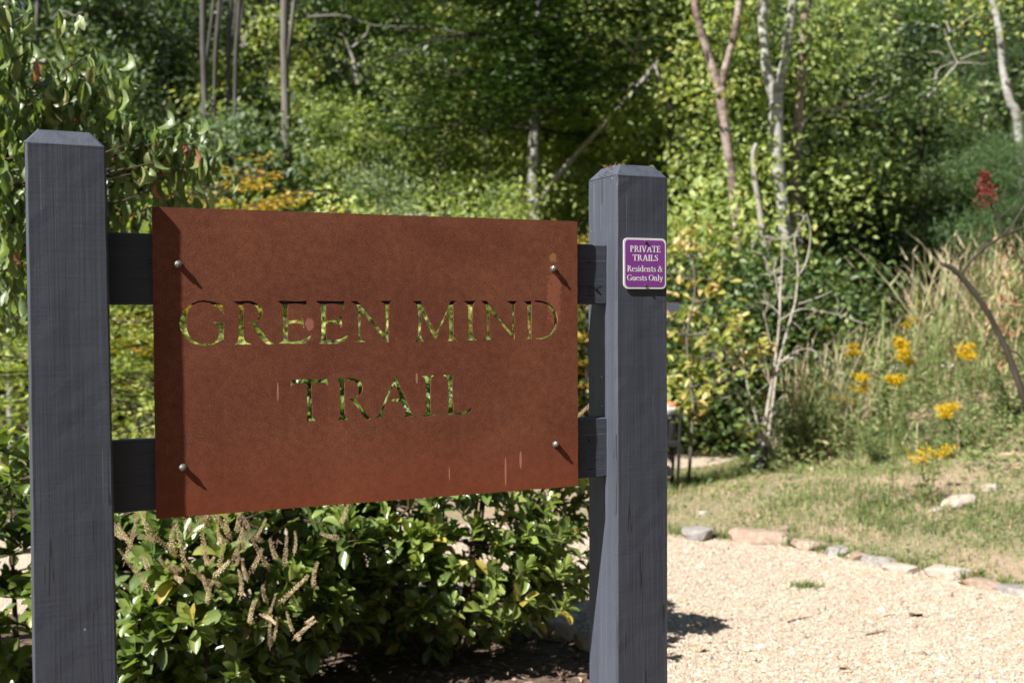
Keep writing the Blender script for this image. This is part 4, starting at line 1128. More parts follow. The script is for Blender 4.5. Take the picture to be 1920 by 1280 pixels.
for k_ in ('lime', 'oak', 'dark'): FILL_LABEL[k_ + '2'] = FILL_LABEL[k_]
rr_ = np.random.default_rng(77)
FRONT_LABEL = {
 (60, 15.5): 'grey green tree right behind the dogwood at the picture edge', (190, 14.2): 'dark tree just above the cap of the near post', (250, 18.5): 'large dark tree in the deep shade above the dogwood',
 (330, 17.5): 'dark tree in the shade above the orange turning tree', (430, 18.0): 'grey green tree right of the shaded grey trunks', (520, 17.0): 'yellow green tree in front of the straight grey trunk',
 (600, 20.5): 'grey green tree behind the bare white snag', (640, 14.6): 'bright yellow green tree above the first half of the panel', (740, 15.5): 'tall yellow green tree left of the mottled beech',
 (820, 15.8): 'yellow green tree touching the mottled beech crown', (905, 17.5): 'yellow green tree behind the left side of the beech crown', (1010, 19.5): 'yellow green tree behind the mottled beech trunk',
 (1130, 19.0): 'yellow green tree behind the leaning dead limb', (1180, 18.0): 'large yellow green tree above the cap of the far post', (1110, 16.6): 'low grey green tree between beech trunk and far post',
 (1250, 15.5): 'yellow green tree left of the reddish birch', (1330, 16.5): 'large yellow green tree behind the reddish birch', (1400, 15.6): 'grey green tree between the two forked birches',
 (1430, 18.5): 'large yellow green tree far behind the pale birch', (1500, 17.0): 'grey green tree right of the pale birch', (1560, 16.0): 'dark tree behind the bare forked grey branch',
 (1650, 17.2): 'large dark tree above the straw grass', (1730, 15.8): 'low dark tree behind the top of the straw grass', (1800, 18.5): 'dark tree behind the thin crossing twigs',
 (1840, 15.4): 'soft pine left of the slim white trunk', (1915, 16.4): 'tall soft pine behind the slim white trunk', (1870, 14.2): 'small soft pine behind the red sumac seed head', (1875, 13.4): 'smallest soft pine just behind the red sumac seed head',
 (20, 11.5): 'low layered beech behind the dogwood at the picture edge', (930, 12.9): 'low yellow green tree just left of the mottled trunk above the panel',
 (700, 12.6): 'low grey green tree peeping over the middle of the panel', (380, 12.0): 'low layered beech beside the orange turning tree'}
# second storey of the wood, front to back
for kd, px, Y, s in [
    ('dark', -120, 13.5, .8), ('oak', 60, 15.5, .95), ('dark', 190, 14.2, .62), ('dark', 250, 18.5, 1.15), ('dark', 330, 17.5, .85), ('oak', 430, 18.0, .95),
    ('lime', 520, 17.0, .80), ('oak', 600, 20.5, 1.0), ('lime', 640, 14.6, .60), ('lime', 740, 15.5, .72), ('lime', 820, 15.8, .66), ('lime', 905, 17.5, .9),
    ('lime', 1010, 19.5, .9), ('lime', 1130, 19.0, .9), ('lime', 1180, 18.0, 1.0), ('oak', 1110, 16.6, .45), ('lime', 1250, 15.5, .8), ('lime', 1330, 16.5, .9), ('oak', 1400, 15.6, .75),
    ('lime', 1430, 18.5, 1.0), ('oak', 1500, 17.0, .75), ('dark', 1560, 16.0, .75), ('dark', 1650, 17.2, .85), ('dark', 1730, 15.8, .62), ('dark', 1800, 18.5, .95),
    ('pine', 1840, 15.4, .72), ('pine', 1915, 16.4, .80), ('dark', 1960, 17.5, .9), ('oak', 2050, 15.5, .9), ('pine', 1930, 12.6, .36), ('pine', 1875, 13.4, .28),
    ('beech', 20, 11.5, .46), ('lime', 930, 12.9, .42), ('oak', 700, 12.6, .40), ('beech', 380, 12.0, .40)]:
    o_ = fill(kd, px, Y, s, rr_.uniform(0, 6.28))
    if (px, Y) in FRONT_LABEL: o_['label'] = FRONT_LABEL[(px, Y)]
for row, (Y0, kinds, step, s0) in enumerate([(22, ['dark', 'oak', 'tall', 'oak', 'lime', 'beech', 'lime', 'oak', 'lime', 'dark', 'dark', 'oak', 'dark'], 165, 1.05),
                                             (27, ['oak', 'dark', 'tall', 'oak', 'lime', 'lime', 'oak', 'lime', 'oak', 'dark', 'oak', 'dark', 'lime'], 165, 1.15),
                                             (34, ['dark', 'oak', 'oak', 'dark', 'oak', 'lime', 'oak', 'dark', 'oak', 'lime', 'dark', 'oak', 'dark'], 165, 1.35)]):
    for i, kd in enumerate(kinds):
        px = -40 + step * i + (row % 2) * 80 + rr_.uniform(-40, 40)
        o_ = fill(kd, px, Y0 + rr_.uniform(-1.8, 1.8), s0 * rr_.uniform(.88, 1.15), rr_.uniform(0, 6.28))
        o_['label'] = o_['label'].split(' standing')[0].split(' rising')[0] + ' massed far back on the wooded hillside'
# tall wood to the left of and behind the viewpoint: added out of view to shade the left trees and keep sky light off the sign
for kd, x, y, s in [('dark', -12.5, 14.5, 1.45), ('dark', -13.5, 17.5, 1.5), ('dark', -10.5, 12.5, 1.3), ('dark', -9.8, 17.0, 1.15),
                    ('dark', 3.2, -6.0, 1.7), ('dark2', 5.8, -4.8, 1.7), ('dark', 8.0, -2.2, 1.7), ('dark2', .9, -7.5, 1.8), ('dark', 5.0, -9, 2.1), ('dark', 9.5, -6.5, 2.1), ('dark2', 10.5, 1.0, 1.5),
                    ('oak', -6, -13, 1.3), ('dark', 2, -12, 1.5), ('lime', 8, -11, 1.4), ('dark', 12, -6, 1.5), ('oak', 13, 0, 1.3), ('dark', -1.5, -15, 1.6), ('oak', 6.0, -15, 1.6)]:
    plant_tree(KIND[kd], x, y, FILL_LABEL[kd][1], FILL_LABEL[kd][0], 'tree', rr_.uniform(0, 6.28), s, FILL_LABEL[kd][1].split(' standing')[0].split(' rising')[0] + ' group in the wood')

# --- trees one can single out
def limb_tree(name, label, cat, origin, paths, bark, crown=None, cname='crown', leafm=None, group=None):
    """a tree given by its stem and branch lines (world points) with radii; the first line is the trunk"""
    origin = np.asarray(origin, float)
    o = thing(name, label, cat, origin, group)
    a = Acc(); b = Acc()
    for i, (pts, r0, r1) in enumerate(paths):
        P = spline(np.asarray(pts, float) - origin, max(10, 5 * len(pts)))
        r = np.linspace(r0, r1, len(P)) * (1 + .10 * np.sin(np.linspace(0, 9, len(P)) + i))
        tube(a if i == 0 else b, P, r, 8 if r0 > .03 else 5)
    link('trunk', a.build('trunk', M[bark], True), o)
    if b.n: link('branches', b.build('branches', M[bark], True), o)
    if crown is not None:
        cm_ = crown.build(cname, M[leafm]); cm_.transform(Matrix.Translation(tuple(-origin))); link(cname, cm_, o)
    return o

def sprays(acc, centres, seed, n, sig, ls, mode='random', lvmu=.5, lw=.6, tpl=KITE, gaps=None):
    r = np.random.default_rng(seed)
    for c in centres:
        c = np.asarray(c, float); mu = lvmu + r.normal(0, .10)
        P = c + r.normal(0, 1, (n, 3)) * sig
        D = r.normal(0, 1, (n, 3)); N = r.normal(0, .55, (n, 3)) + np.array([-.35, -.45, .65])
        if mode == 'layer': D[:, 2] = D[:, 2] * .2 - .1; N = r.normal(0, .3, (n, 3)) + np.array([0, 0, 1.0])
        if mode == 'droop': D = D * .45 + np.array([0, 0, -1.0]); N = r.normal(0, 1, (n, 3)) + np.array([0, 0, .4])
        if gaps is not None:
            kp = sunlit_gaps(P, gaps[0], gaps[1], .75, r); P, D, N = P[kp], D[kp], N[kp]
        L = ls * r.uniform(.65, 1.3, len(P))
        leaf_cards(acc, P, D, N, L, L * lw, tpl, np.clip(mu + r.normal(0, .17, len(P)), 0, 1))

def g0(px, Y): 
    x = at(px, Y); return np.array([x, Y, float(terrain(x, Y)) - .1])

# big beech in the middle: mottled pale trunk, dark layered crown above
BY = 15.0
o_ = g0(1003, BY)
LT = [W(px, py, 14.5) for px, py in ((1030, 350), (1060, 315), (1085, 285), (1118, 250), (1150, 215), (1172, 190), (1195, 165), (1228, 122))]
_bz = float(terrain(o_[0], BY)) - .05
_ca, _sa = math.cos(-1.1), math.sin(-1.1)
BT = [np.array([0, 0, z_]) for z_ in (2.5, 2.85, 3.2, 3.5, 3.9)] + [np.array([(t_[0] - o_[0]) * _ca - (t_[1] - BY) * _sa, (t_[0] - o_[0]) * _sa + (t_[1] - BY) * _ca, t_[2] - _bz]) for t_ in LT]
Bm = make_tree(201, 9.6, .125, .46, 2.8, 40, .10, 'layer', 24000, .09, 'beechbark', 'deepbeech', droop=.10, lvmu=.42, shape='oval', clump=.17, gaps=(BT, .22, 1.1))
rb_ = np.random.default_rng(12); ex = Acc()
sprays(ex, [W(px, py, BY + rb_.uniform(-1.5, .6)) for px, py in zip(np.clip(rb_.normal(985, 105, 80), 760, 1235), rb_.uniform(-80, 225, 80))], 14, 70, np.array([.36, .36, .08]), .115, 'layer', .40, gaps=([np.array([o_[0], BY, z_]) for z_ in (2.7, 3.0, 3.3, 3.7, 4.1)] + LT, .22))
sprays(ex, [W(px, py, BY - rb_.uniform(1.0, 1.7)) for px, py in zip(rb_.uniform(945, 1055, 26), rb_.uniform(-70, 228, 26))], 15, 75, np.array([.34, .34, .08]), .11, 'layer', .42)
ex = ex.build('crown', M['beech']); ex.transform(Matrix.Rotation(-1.1, 4, 'Z') @ Matrix.Translation((-o_[0], -BY, -float(terrain(o_[0], BY)) + .05)))
import bmesh as _bm0
_b0 = _bm0.new(); _b0.from_mesh(Bm[1]); _b0.from_mesh(ex); _b0.to_mesh(Bm[1]); _b0.free(); bpy.data.meshes.remove(ex)
plant_tree(Bm, o_[0], BY, 'beech with mottled pale grey trunk and dark layered crown rising behind the panel', 'beech_tree', 'tree', 1.1, 1.0)
# dead limb leaning out of it
pth = [(W(1004, 395, 14.8), W(1030, 350, 14.7), W(1085, 285, 14.7), W(1150, 215, 14.6), W(1195, 165, 14.6), W(1228, 122, 14.5)), .050, .030]
br = [((W(1172, 192, 14.6), W(1180, 165, 14.6), W(1200, 150, 14.6), W(1222, 152, 14.5)), .022, .010),
      ((W(1228, 122, 14.5), W(1240, 160, 14.4), W(1262, 222, 14.3)), .022, .010), ((W(1228, 122, 14.5), W(1236, 112, 14.5)), .014, .008)]
limb_tree('dead_limb', 'bare dead limb leaning up and out from the mottled beech trunk', 'branch', W(1004, 395, 14.8), [pth] + br, 'deadwood')

# reddish forked birch
o_ = g0(1392, 12.1)
paths = [((o_, W(1384, 480, 12.1), W(1378, 380, 12.1), W(1366, 290, 12.1), W(1356, 220, 12.1), W(1350, 165, 12.1)), .062, .056),
         ((W(1350, 170, 12.1), W(1330, 110, 12.1), W(1312, 50, 12.1), W(1298, -20, 12.1), W(1285, -120, 12.1)), .05, .036),
         ((W(1350, 170, 12.1), W(1362, 120, 12.1), W(1378, 60, 12.1), W(1388, -10, 12.1), W(1396, -120, 12.1)), .048, .032)]
cr = Acc(); rr2 = np.random.default_rng(5)
sprays(cr, [W(px, py, 12.1 + (rr2.uniform(-.7, 1.0) if 330 < py else rr2.uniform(.1, 1.8))) for px, py in zip(np.concatenate([rr2.uniform(1290, 1420, 46), rr2.uniform(1190, 1440, 26)]), np.concatenate([rr2.uniform(-120, 360, 46), rr2.uniform(380, 500, 26)]))], 8, 66, np.array([.26, .26, .2]), .085, lvmu=.55, gaps=([W(px, py, 12.1) for px, py in ((1350, 170), (1354, 205), (1360, 250), (1368, 300), (1374, 350), (1379, 400), (1340, 140), (1330, 110), (1362, 120), (1318, 70))], .14))
ylo = Acc(); sprays(ylo, [W(px, py, 11.9 + rr2.uniform(-.2, .6)) for px, py in ((1258, 150), (1275, 165), (1292, 178), (1245, 185), (1318, 195), (1330, 170), (1270, 60), (1300, 25), (1262, 110), (1285, 90), (1310, 240), (1395, 60), (1370, 330), (1270, 305))], 18, 10, np.array([.10, .10, .07]), 0.08, lvmu=.75)
bt_ = limb_tree('birch_tree', 'forked birch with peeling reddish brown trunk right of the far post', 'tree', o_, paths, 'riverbirch', cr, 'crown', 'lime')
ym_ = ylo.build('yellow_leaves', M['yellowleaf']); ym_.transform(Matrix.Translation(tuple(-np.array(bt_.location)))); kind(link('yellow_leaves', ym_, bt_), 'stuff')
# pale forked birch
o_ = g0(1478, 12.6)
paths = [((o_, W(1478, 560, 12.6), W(1470, 440, 12.6), W(1464, 360, 12.6), W(1455, 280, 12.6), W(1456, 185, 12.6)), .11, .075),
         ((W(1456, 190, 12.6), W(1440, 140, 12.6), W(1432, 80, 12.6), W(1431, 0, 12.6), W(1430, -120, 12.6)), .07, .05),
         ((W(1456, 190, 12.6), W(1468, 130, 12.6), W(1478, 70, 12.6), W(1487, 0, 12.6), W(1492, -120, 12.6)), .062, .045)]
cr = Acc()
sprays(cr, [W(px, py, 12.6 + rr2.uniform(-.2, 1.9)) for px, py in zip(np.concatenate([rr2.uniform(1395, 1425, 10), rr2.uniform(1500, 1620, 34)]), rr2.uniform(-140, 420, 44))], 9, 60, np.array([.27, .27, .2]), .085, lvmu=.5, gaps=([W(px, py, 12.6) for px, py in ((1456, 190), (1440, 140), (1432, 80), (1431, 20), (1468, 130), (1478, 70), (1456, 230), (1458, 280), (1462, 340))], .14))
limb_tree('birch_tree', 'forked birch with pale whitish trunk right of the reddish birch', 'tree', o_, paths, 'birchbark', cr, 'crown', 'lime')
# darker stem just right of it, half hidden
o_ = g0(1500, 12.9)
paths = [((o_, W(1494, 420, 12.9), W(1492, 330, 12.9), W(1497, 220, 12.9), W(1506, 90, 12.9), W(1516, -60, 12.9)), .075, .05)]
cr = Acc(); sprays(cr, [W(px, py, 12.9 + rr2.uniform(-.6, 1.2)) for px, py in zip(rr2.uniform(1470, 1640, 26), rr2.uniform(-120, 260, 26))], 10, 70, np.array([.27, .27, .2]), .07, lvmu=.45)
limb_tree('birch_tree', 'half hidden brownish stem just right of the pale forked birch', 'tree', o_, paths, 'riverbirch', cr, 'crown', 'lime')
# leaning slim grey stem (bluish) left of it
o_ = g0(1452, 11.9)
paths = [((o_, W(1440, 520, 11.9), W(1428, 420, 11.9), W(1416, 340, 11.9), W(1412, 290, 11.9), W(1418, 270, 11.9)), .05, .02)]
limb_tree('dead_tree', 'slim bare grey stem leaning left in front of the pale birch', 'tree', o_, paths, 'deadwood')
# leaning pale trunk at the right edge
o_ = g0(1935, 13.6)
paths = [((o_, W(1912, 260, 13.6), W(1893, 190, 13.6), W(1880, 130, 13.6), W(1874, 60, 13.6), W(1860, -10, 13.6), W(1845, -120, 13.6)), .058, .040)]
cr = Acc(); sprays(cr, [W(px, py, 13.8 + rr2.uniform(-.6, .8)) for px, py in zip(rr2.uniform(1790, 1960, 12), rr2.uniform(-160, 40, 12))], 11, 60, np.array([.25, .25, .2]), .07, lvmu=.5)
limb_tree('birch_tree', 'slim white trunk leaning left above the sumac at the picture edge', 'tree', o_, paths, 'birchbark', cr, 'crown', 'lime')
# soft pine boughs hiding the foot of the slim white trunk
pn = np.random.default_rng(14); cr = Acc()
for px, py in zip(pn.uniform(1795, 1960, 34), pn.uniform(255, 445, 34)):
    n = 330; c = W(px, py, 13.0 + pn.uniform(-.3, .5)); P = c + pn.normal(0, 1, (n, 3)) * np.array([.2, .2, .1])
    leaf_cards(cr, P, pn.normal(0, .8, (n, 3)) + np.array([0, -.2, .1]), pn.normal(0, 1, (n, 3)), pn.uniform(.07, .14, n), .008, NEEDLE, np.clip(pn.normal(.5, .2, n), 0, 1))
o_ = g0(1945, 13.2)
limb_tree('pine_tree', 'young soft pine hiding the foot of the slim white trunk', 'tree', o_, [((o_, W(1940, 400, 13.2), W(1938, 250, 13.2)), .05, .02), ((W(1940, 420, 13.2), W(1880, 400, 13.1), W(1820, 380, 13.0)), .02, .008), ((W(1940, 340, 13.2), W(1890, 320, 13.1), W(1830, 300, 13.0)), .02, .008)], 'darkbark', cr, 'crown', 'pineneedle')
# bare branches hanging in the dark trees
def bare(label, Y, lines, mat='palewood', r0=.018, name='bare_branch', cat='branch'):
    L_ = [(tuple(W(px, py, Y + .15 * i) for px, py in ln), r0 if i == 0 else r0 * .6, .005) for i, ln in enumerate(lines)]
    return limb_tree(name, label, cat, W(*lines[0][0], Y), L_, mat)
bare('bare grey branch with forked tips reaching right in front of the dark trees', 13.2, [[(1488, 260), (1512, 225), (1530, 208), (1570, 203), (1605, 190), (1640, 172)], [(1545, 206), (1552, 215), (1575, 205), (1605, 207), (1650, 208)], [(1600, 192), (1622, 200), (1640, 190), (1668, 178)], [(1605, 190), (1632, 165), (1645, 150)]])
bare('thin bare twigs crossing high up between the dark trees and the pine', 14.5, [[(1740, 185), (1760, 160), (1790, 125), (1800, 118), (1850, 120)], [(1740, 98), (1765, 100), (1775, 115), (1790, 118)], [(1780, 60), (1775, 40), (1785, 60), (1810, 40), (1845, 15)], [(1795, 118), (1780, 85), (1770, 55)], [(1800, 112), (1830, 100), (1860, 95)], [(1752, 150), (1762, 128), (1790, 118)]])
bare('bare white forked snag standing up over the yellow green trees', 18.0, [[(671, 160), (667, 130), (660, 105), (648, 75), (636, 62)], [(670, 125), (685, 112)], [(655, 95), (672, 80), (688, 62), (690, 45)]], 'deadwood', .05, 'dead_snag', 'dead tree')
bare('long pale twig lying along just above the panel edge', 12.0, [[(740, 412), (790, 402), (830, 398), (880, 378)]], 'palewood', .016)
bare('thin bare branch in the dark gap above the near post', 12.5, [[(100, 33), (120, 22), (140, 30), (155, 22)]], 'deadwood', .012)
bare('crooked bare branch high in the shaded trees', 17.0, [[(455, 90), (468, 55), (480, 30), (500, 15), (520, -10)], [(478, 32), (486, 12), (500, -20)]], 'deadwood', .05)
bare('long bare branch across the top of the yellow green trees', 14.5, [[(510, 32), (560, 34), (640, 30), (700, 48), (800, 52), (860, 62), (910, 85)], [(800, 52), (770, 58), (740, 52)]], 'bark', .022)
# tall thin trunks in the shade at the top left
for i, (px, Y, r0, lean, lb) in enumerate([(385, 14.0, .060, -4, 'thickest of the grey trunks in the shaded gap'), (402, 14.5, .036, 12, 'thin grey trunk leaning right in the shaded gap'),
    (428, 14.2, .040, 6, 'pale thin trunk in the shaded gap beside the crooked branch'), (441, 14.8, .038, 10, 'rearmost of the grey trunks in the shaded gap'), (536, 14.4, .075, -2, 'straight grey trunk with a pale side above the yellow green trees')]):
    o_ = g0(px + 4, Y)
    cr3 = Acc(); sprays(cr3, [W(px + rr2.uniform(-50, 60), py, Y - rr2.uniform(.2, .6)) for py in rr2.uniform(225, 410, 13)], 70 + i, 55, np.array([.22, .2, .16]), .09, lvmu=.4)
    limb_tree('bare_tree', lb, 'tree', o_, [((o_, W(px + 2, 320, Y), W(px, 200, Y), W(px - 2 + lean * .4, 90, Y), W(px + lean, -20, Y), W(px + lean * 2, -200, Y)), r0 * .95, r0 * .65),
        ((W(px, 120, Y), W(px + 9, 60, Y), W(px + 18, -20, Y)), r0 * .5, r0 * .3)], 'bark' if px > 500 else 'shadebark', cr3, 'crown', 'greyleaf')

# young beech with tiered yellow-green branches behind the near post
Hb = make_tree(301, 2.3, .028, .06, 1.5, 20, .05, 'layer', 7000, .058, 'darkbark', 'lime', droop=.08, clump=.085, lvmu=.42, shape='oval')
plant_tree(Hb, at(170, 8.8), 8.8, 'low young beech with tiered bright green branches behind the near post', 'young_beech', 'tree', .4, 1.0)
plant_tree(Hb, at(-60, 8.2), 8.2, 'low young beech with tiered branches at the picture edge behind the near post', 'young_beech', 'tree', 2.4, .95)
plant_tree(Hb, at(420, 9.3), 9.3, 'low young beech seen through the letters behind the panel', 'young_beech', 'tree', 4.4, .95)
plant_tree(Hb, at(1105, 13.4), 13.4, 'low young beech seen in the gap between panel and far post', 'young_beech', 'tree', 1.4, 1.0)
Gb = make_tree(302, 2.9, .03, .30, 1.25, 22, .25, 'layer', 5500, .055, 'darkbark', 'gold', droop=.12, clump=.08, lvmu=.40)
plant_tree(Gb, at(395, 9.9), 9.9, 'small tree turning orange and gold just above the panel corner', 'golden_tree', 'tree', .9, 1.0)
plant_tree(Gb, at(1098, 11.6), 11.6, 'small golden leaved tree peeping through the gap beside the far post', 'golden_tree', 'tree', 2.9, .86)
Ub = make_tree(303, 2.4, .03, .04, 1.2, 26, .35, 'random', 9000, .06, 'darkbark', 'lime', clump=.13)
for px, Y, s, lb in ((700, 9.6, .95, 'leafy understorey bush behind the middle of the panel'), (900, 11.6, 1.1, 'leafy understorey bush behind the last letters of the panel'), (560, 10.6, 1.0, 'leafy understorey bush behind the first letters of the panel'), (255, 10.8, 1.05, 'leafy understorey bush between the near post and the panel')):
    plant_tree(Ub, at(px, Y), Y, lb, 'understorey_bush', 'bush', px * .01, s)
# shaded undergrowth where the far path leaves
Db = make_tree(304, 1.5, .03, .03, .9, 26, .45, 'random', 7000, .065, 'darkbark', 'darkleaf', clump=.12)
for px, Y, s, lb in ((1290, 13.2, 1.3, 'dark bush at the far end of the gravel path'), (1370, 13.8, 1.3, 'dark bush behind the tube planted sapling'), (1195, 12.9, 1.4, 'dark bush hidden behind the far post'), (1450, 14.0, 1.2, 'dark bush at the foot of the pale birch'), (1392, 11.5, 1.25, 'dark leafy bush hiding the foot of the reddish forked birch'), (1510, 12.2, 1.25, 'dark leafy bush beside the foot of the pale forked birch'), (1310, 11.9, 1.35, 'dark leafy bush behind the yellowing sapling')):
    plant_tree(Db, at(px, Y), Y, lb, 'dark_bush', 'bush', px * .02, s)

# ------------------------------------------------------------------ plants near the sign, leaf by leaf
def split_leaves(P, D, N, L, Wd, lv, tpls, ti, parent, org, mat, limit=300, nm='leaf', blocked=None):
    """the leaves that show largest become objects of their own, the rest one part"""
    C = P + unit(D) * L[:, None] * .5
    px, py, k = to_px(C)
    toc = unit(EYE - C)
    Sx = unit(np.cross(unit(D), N)); Nn = np.cross(Sx, unit(D))
    size = L * np.sqrt(Wd * L) * (.25 + .75 * np.abs((Nn * toc).sum(1))) * (FPX / k) ** 2
    ok = (px > 5) & (px < 1915) & (py > 5) & (py < 1275)
    # hidden by the sign?
    u1 = (px - 283) / 800
    panel = (px > 283) & (px < 1083) & (py > 388 + 27 * u1) & (py < 972 - 62 * u1)
    posts = ((px > 41) & (px < 218) & (py > 250)) | ((px > 1108) & (px < 1253) & (py > 315))
    ok &= ~panel & ~posts
    cell = {}
    key = (px // 14).astype(int) * 1000 + (py // 14).astype(int)
    for i in np.argsort(k):
        if ok[i] and key[i] not in cell: cell[key[i]] = i
    front = np.array(sorted(cell.values(), key=lambda i: -size[i]), dtype=int)[:limit]
    sel = np.zeros(len(P), bool); sel[front] = True
    meshes = {}
    for i in front:
        key_ = (int(ti[i]), int(np.clip(lv[i] * 5, 0, 4.99)))
        if key_ not in meshes:
            a = Acc(); tv, tf = tpls[key_[0]]
            a.add(tv, tf, (key_[1] + .5) / 5)
            meshes[key_] = a.build(nm, M[mat], True)
        o = link(nm, meshes[key_], parent)
        x = unit(D[i]); y = unit(np.cross(N[i], x)); z = np.cross(x, y)
        l = L[i]; w = Wd[i]
        o.matrix_local = Matrix(((x[0] * l, -y[0] * w, z[0] * l, P[i][0] - org[0]), (x[1] * l, -y[1] * w, z[1] * l, P[i][1] - org[1]), (x[2] * l, -y[2] * w, z[2] * l, P[i][2] - org[2]), (0, 0, 0, 1)))
    acc = Acc(); rest = ~sel
    for t_ in range(len(tpls)):
        k_ = rest & (ti == t_)
        if k_.any(): leaf_cards(acc, P[k_] - org, D[k_], N[k_], L[k_], Wd[k_], tpls[t_], lv[k_])
    if acc.n: kind(link('foliage', acc.build('foliage', M[mat], True), parent), 'stuff')

OB = [0, .14, .34, .56, .76, .91, 1]; OW = [.03, .16, .34, .45, .40, .20, 0]
CL_T = [leaf_template(OB, OW, b, f, t, w) for b, f, t, w in ((.25, .25, .1, .03), (.55, .35, -.1, .04), (.05, .15, .15, .05), (.9, .4, .1, .03), (-.25, .30, -.15, .03))]
EL = [0, .12, .3, .5, .7, .87, 1]; EW = [.03, .22, .40, .46, .36, .17, 0]
DG_T = [leaf_template(EL, EW, b, f, t, w) for b, f, t, w in ((.8, .25, .2, .05), (1.2, .4, -.3, .06), (.4, .2, .1, .08), (1.8, .45, .3, .05), (1.0, .55, -.1, .03))]

def raceme_mesh(seed, L=.11):
    r = np.random.default_rng(seed); acc = Acc()
    t = np.linspace(0, 1, 9)
    ax = np.column_stack([.018 * np.sin(t * 2.2 + seed), .012 * np.sin(t * 1.7 + 2 * seed), t * L])
    tube(acc, ax, np.linspace(.0014, .0007, 9), 4, .25)
    O8 = np.array([[1, 0, 0], [0, 1, 0], [-1, 0, 0], [0, -1, 0], [0, 0, 1.1], [0, 0, -1.1]]); F8 = np.array([[0, 1, 4], [1, 2, 4], [2, 3, 4], [3, 0, 4], [1, 0, 5], [2, 1, 5], [3, 2, 5], [0, 3, 5]])
    for i in range(84):
        s = .10 + .90 * i / 84; a = i * 2.4
        c = np.array([np.interp(s, t, ax[:, 0]), np.interp(s, t, ax[:, 1]), s * L])
        d = np.array([math.cos(a), math.sin(a), .35]) * (.0088 * (1.15 - s * .55)) * r.uniform(.7, 1.15)
        acc.add(O8 * .0024 * (1.15 - .45 * s) * r.uniform(.8, 1.2) + c + d, F8, np.clip(r.normal(.55, .22), 0, 1))
    return acc.build('seed_head', M['seed'])
RAC = [raceme_mesh(i) for i in range(4)]

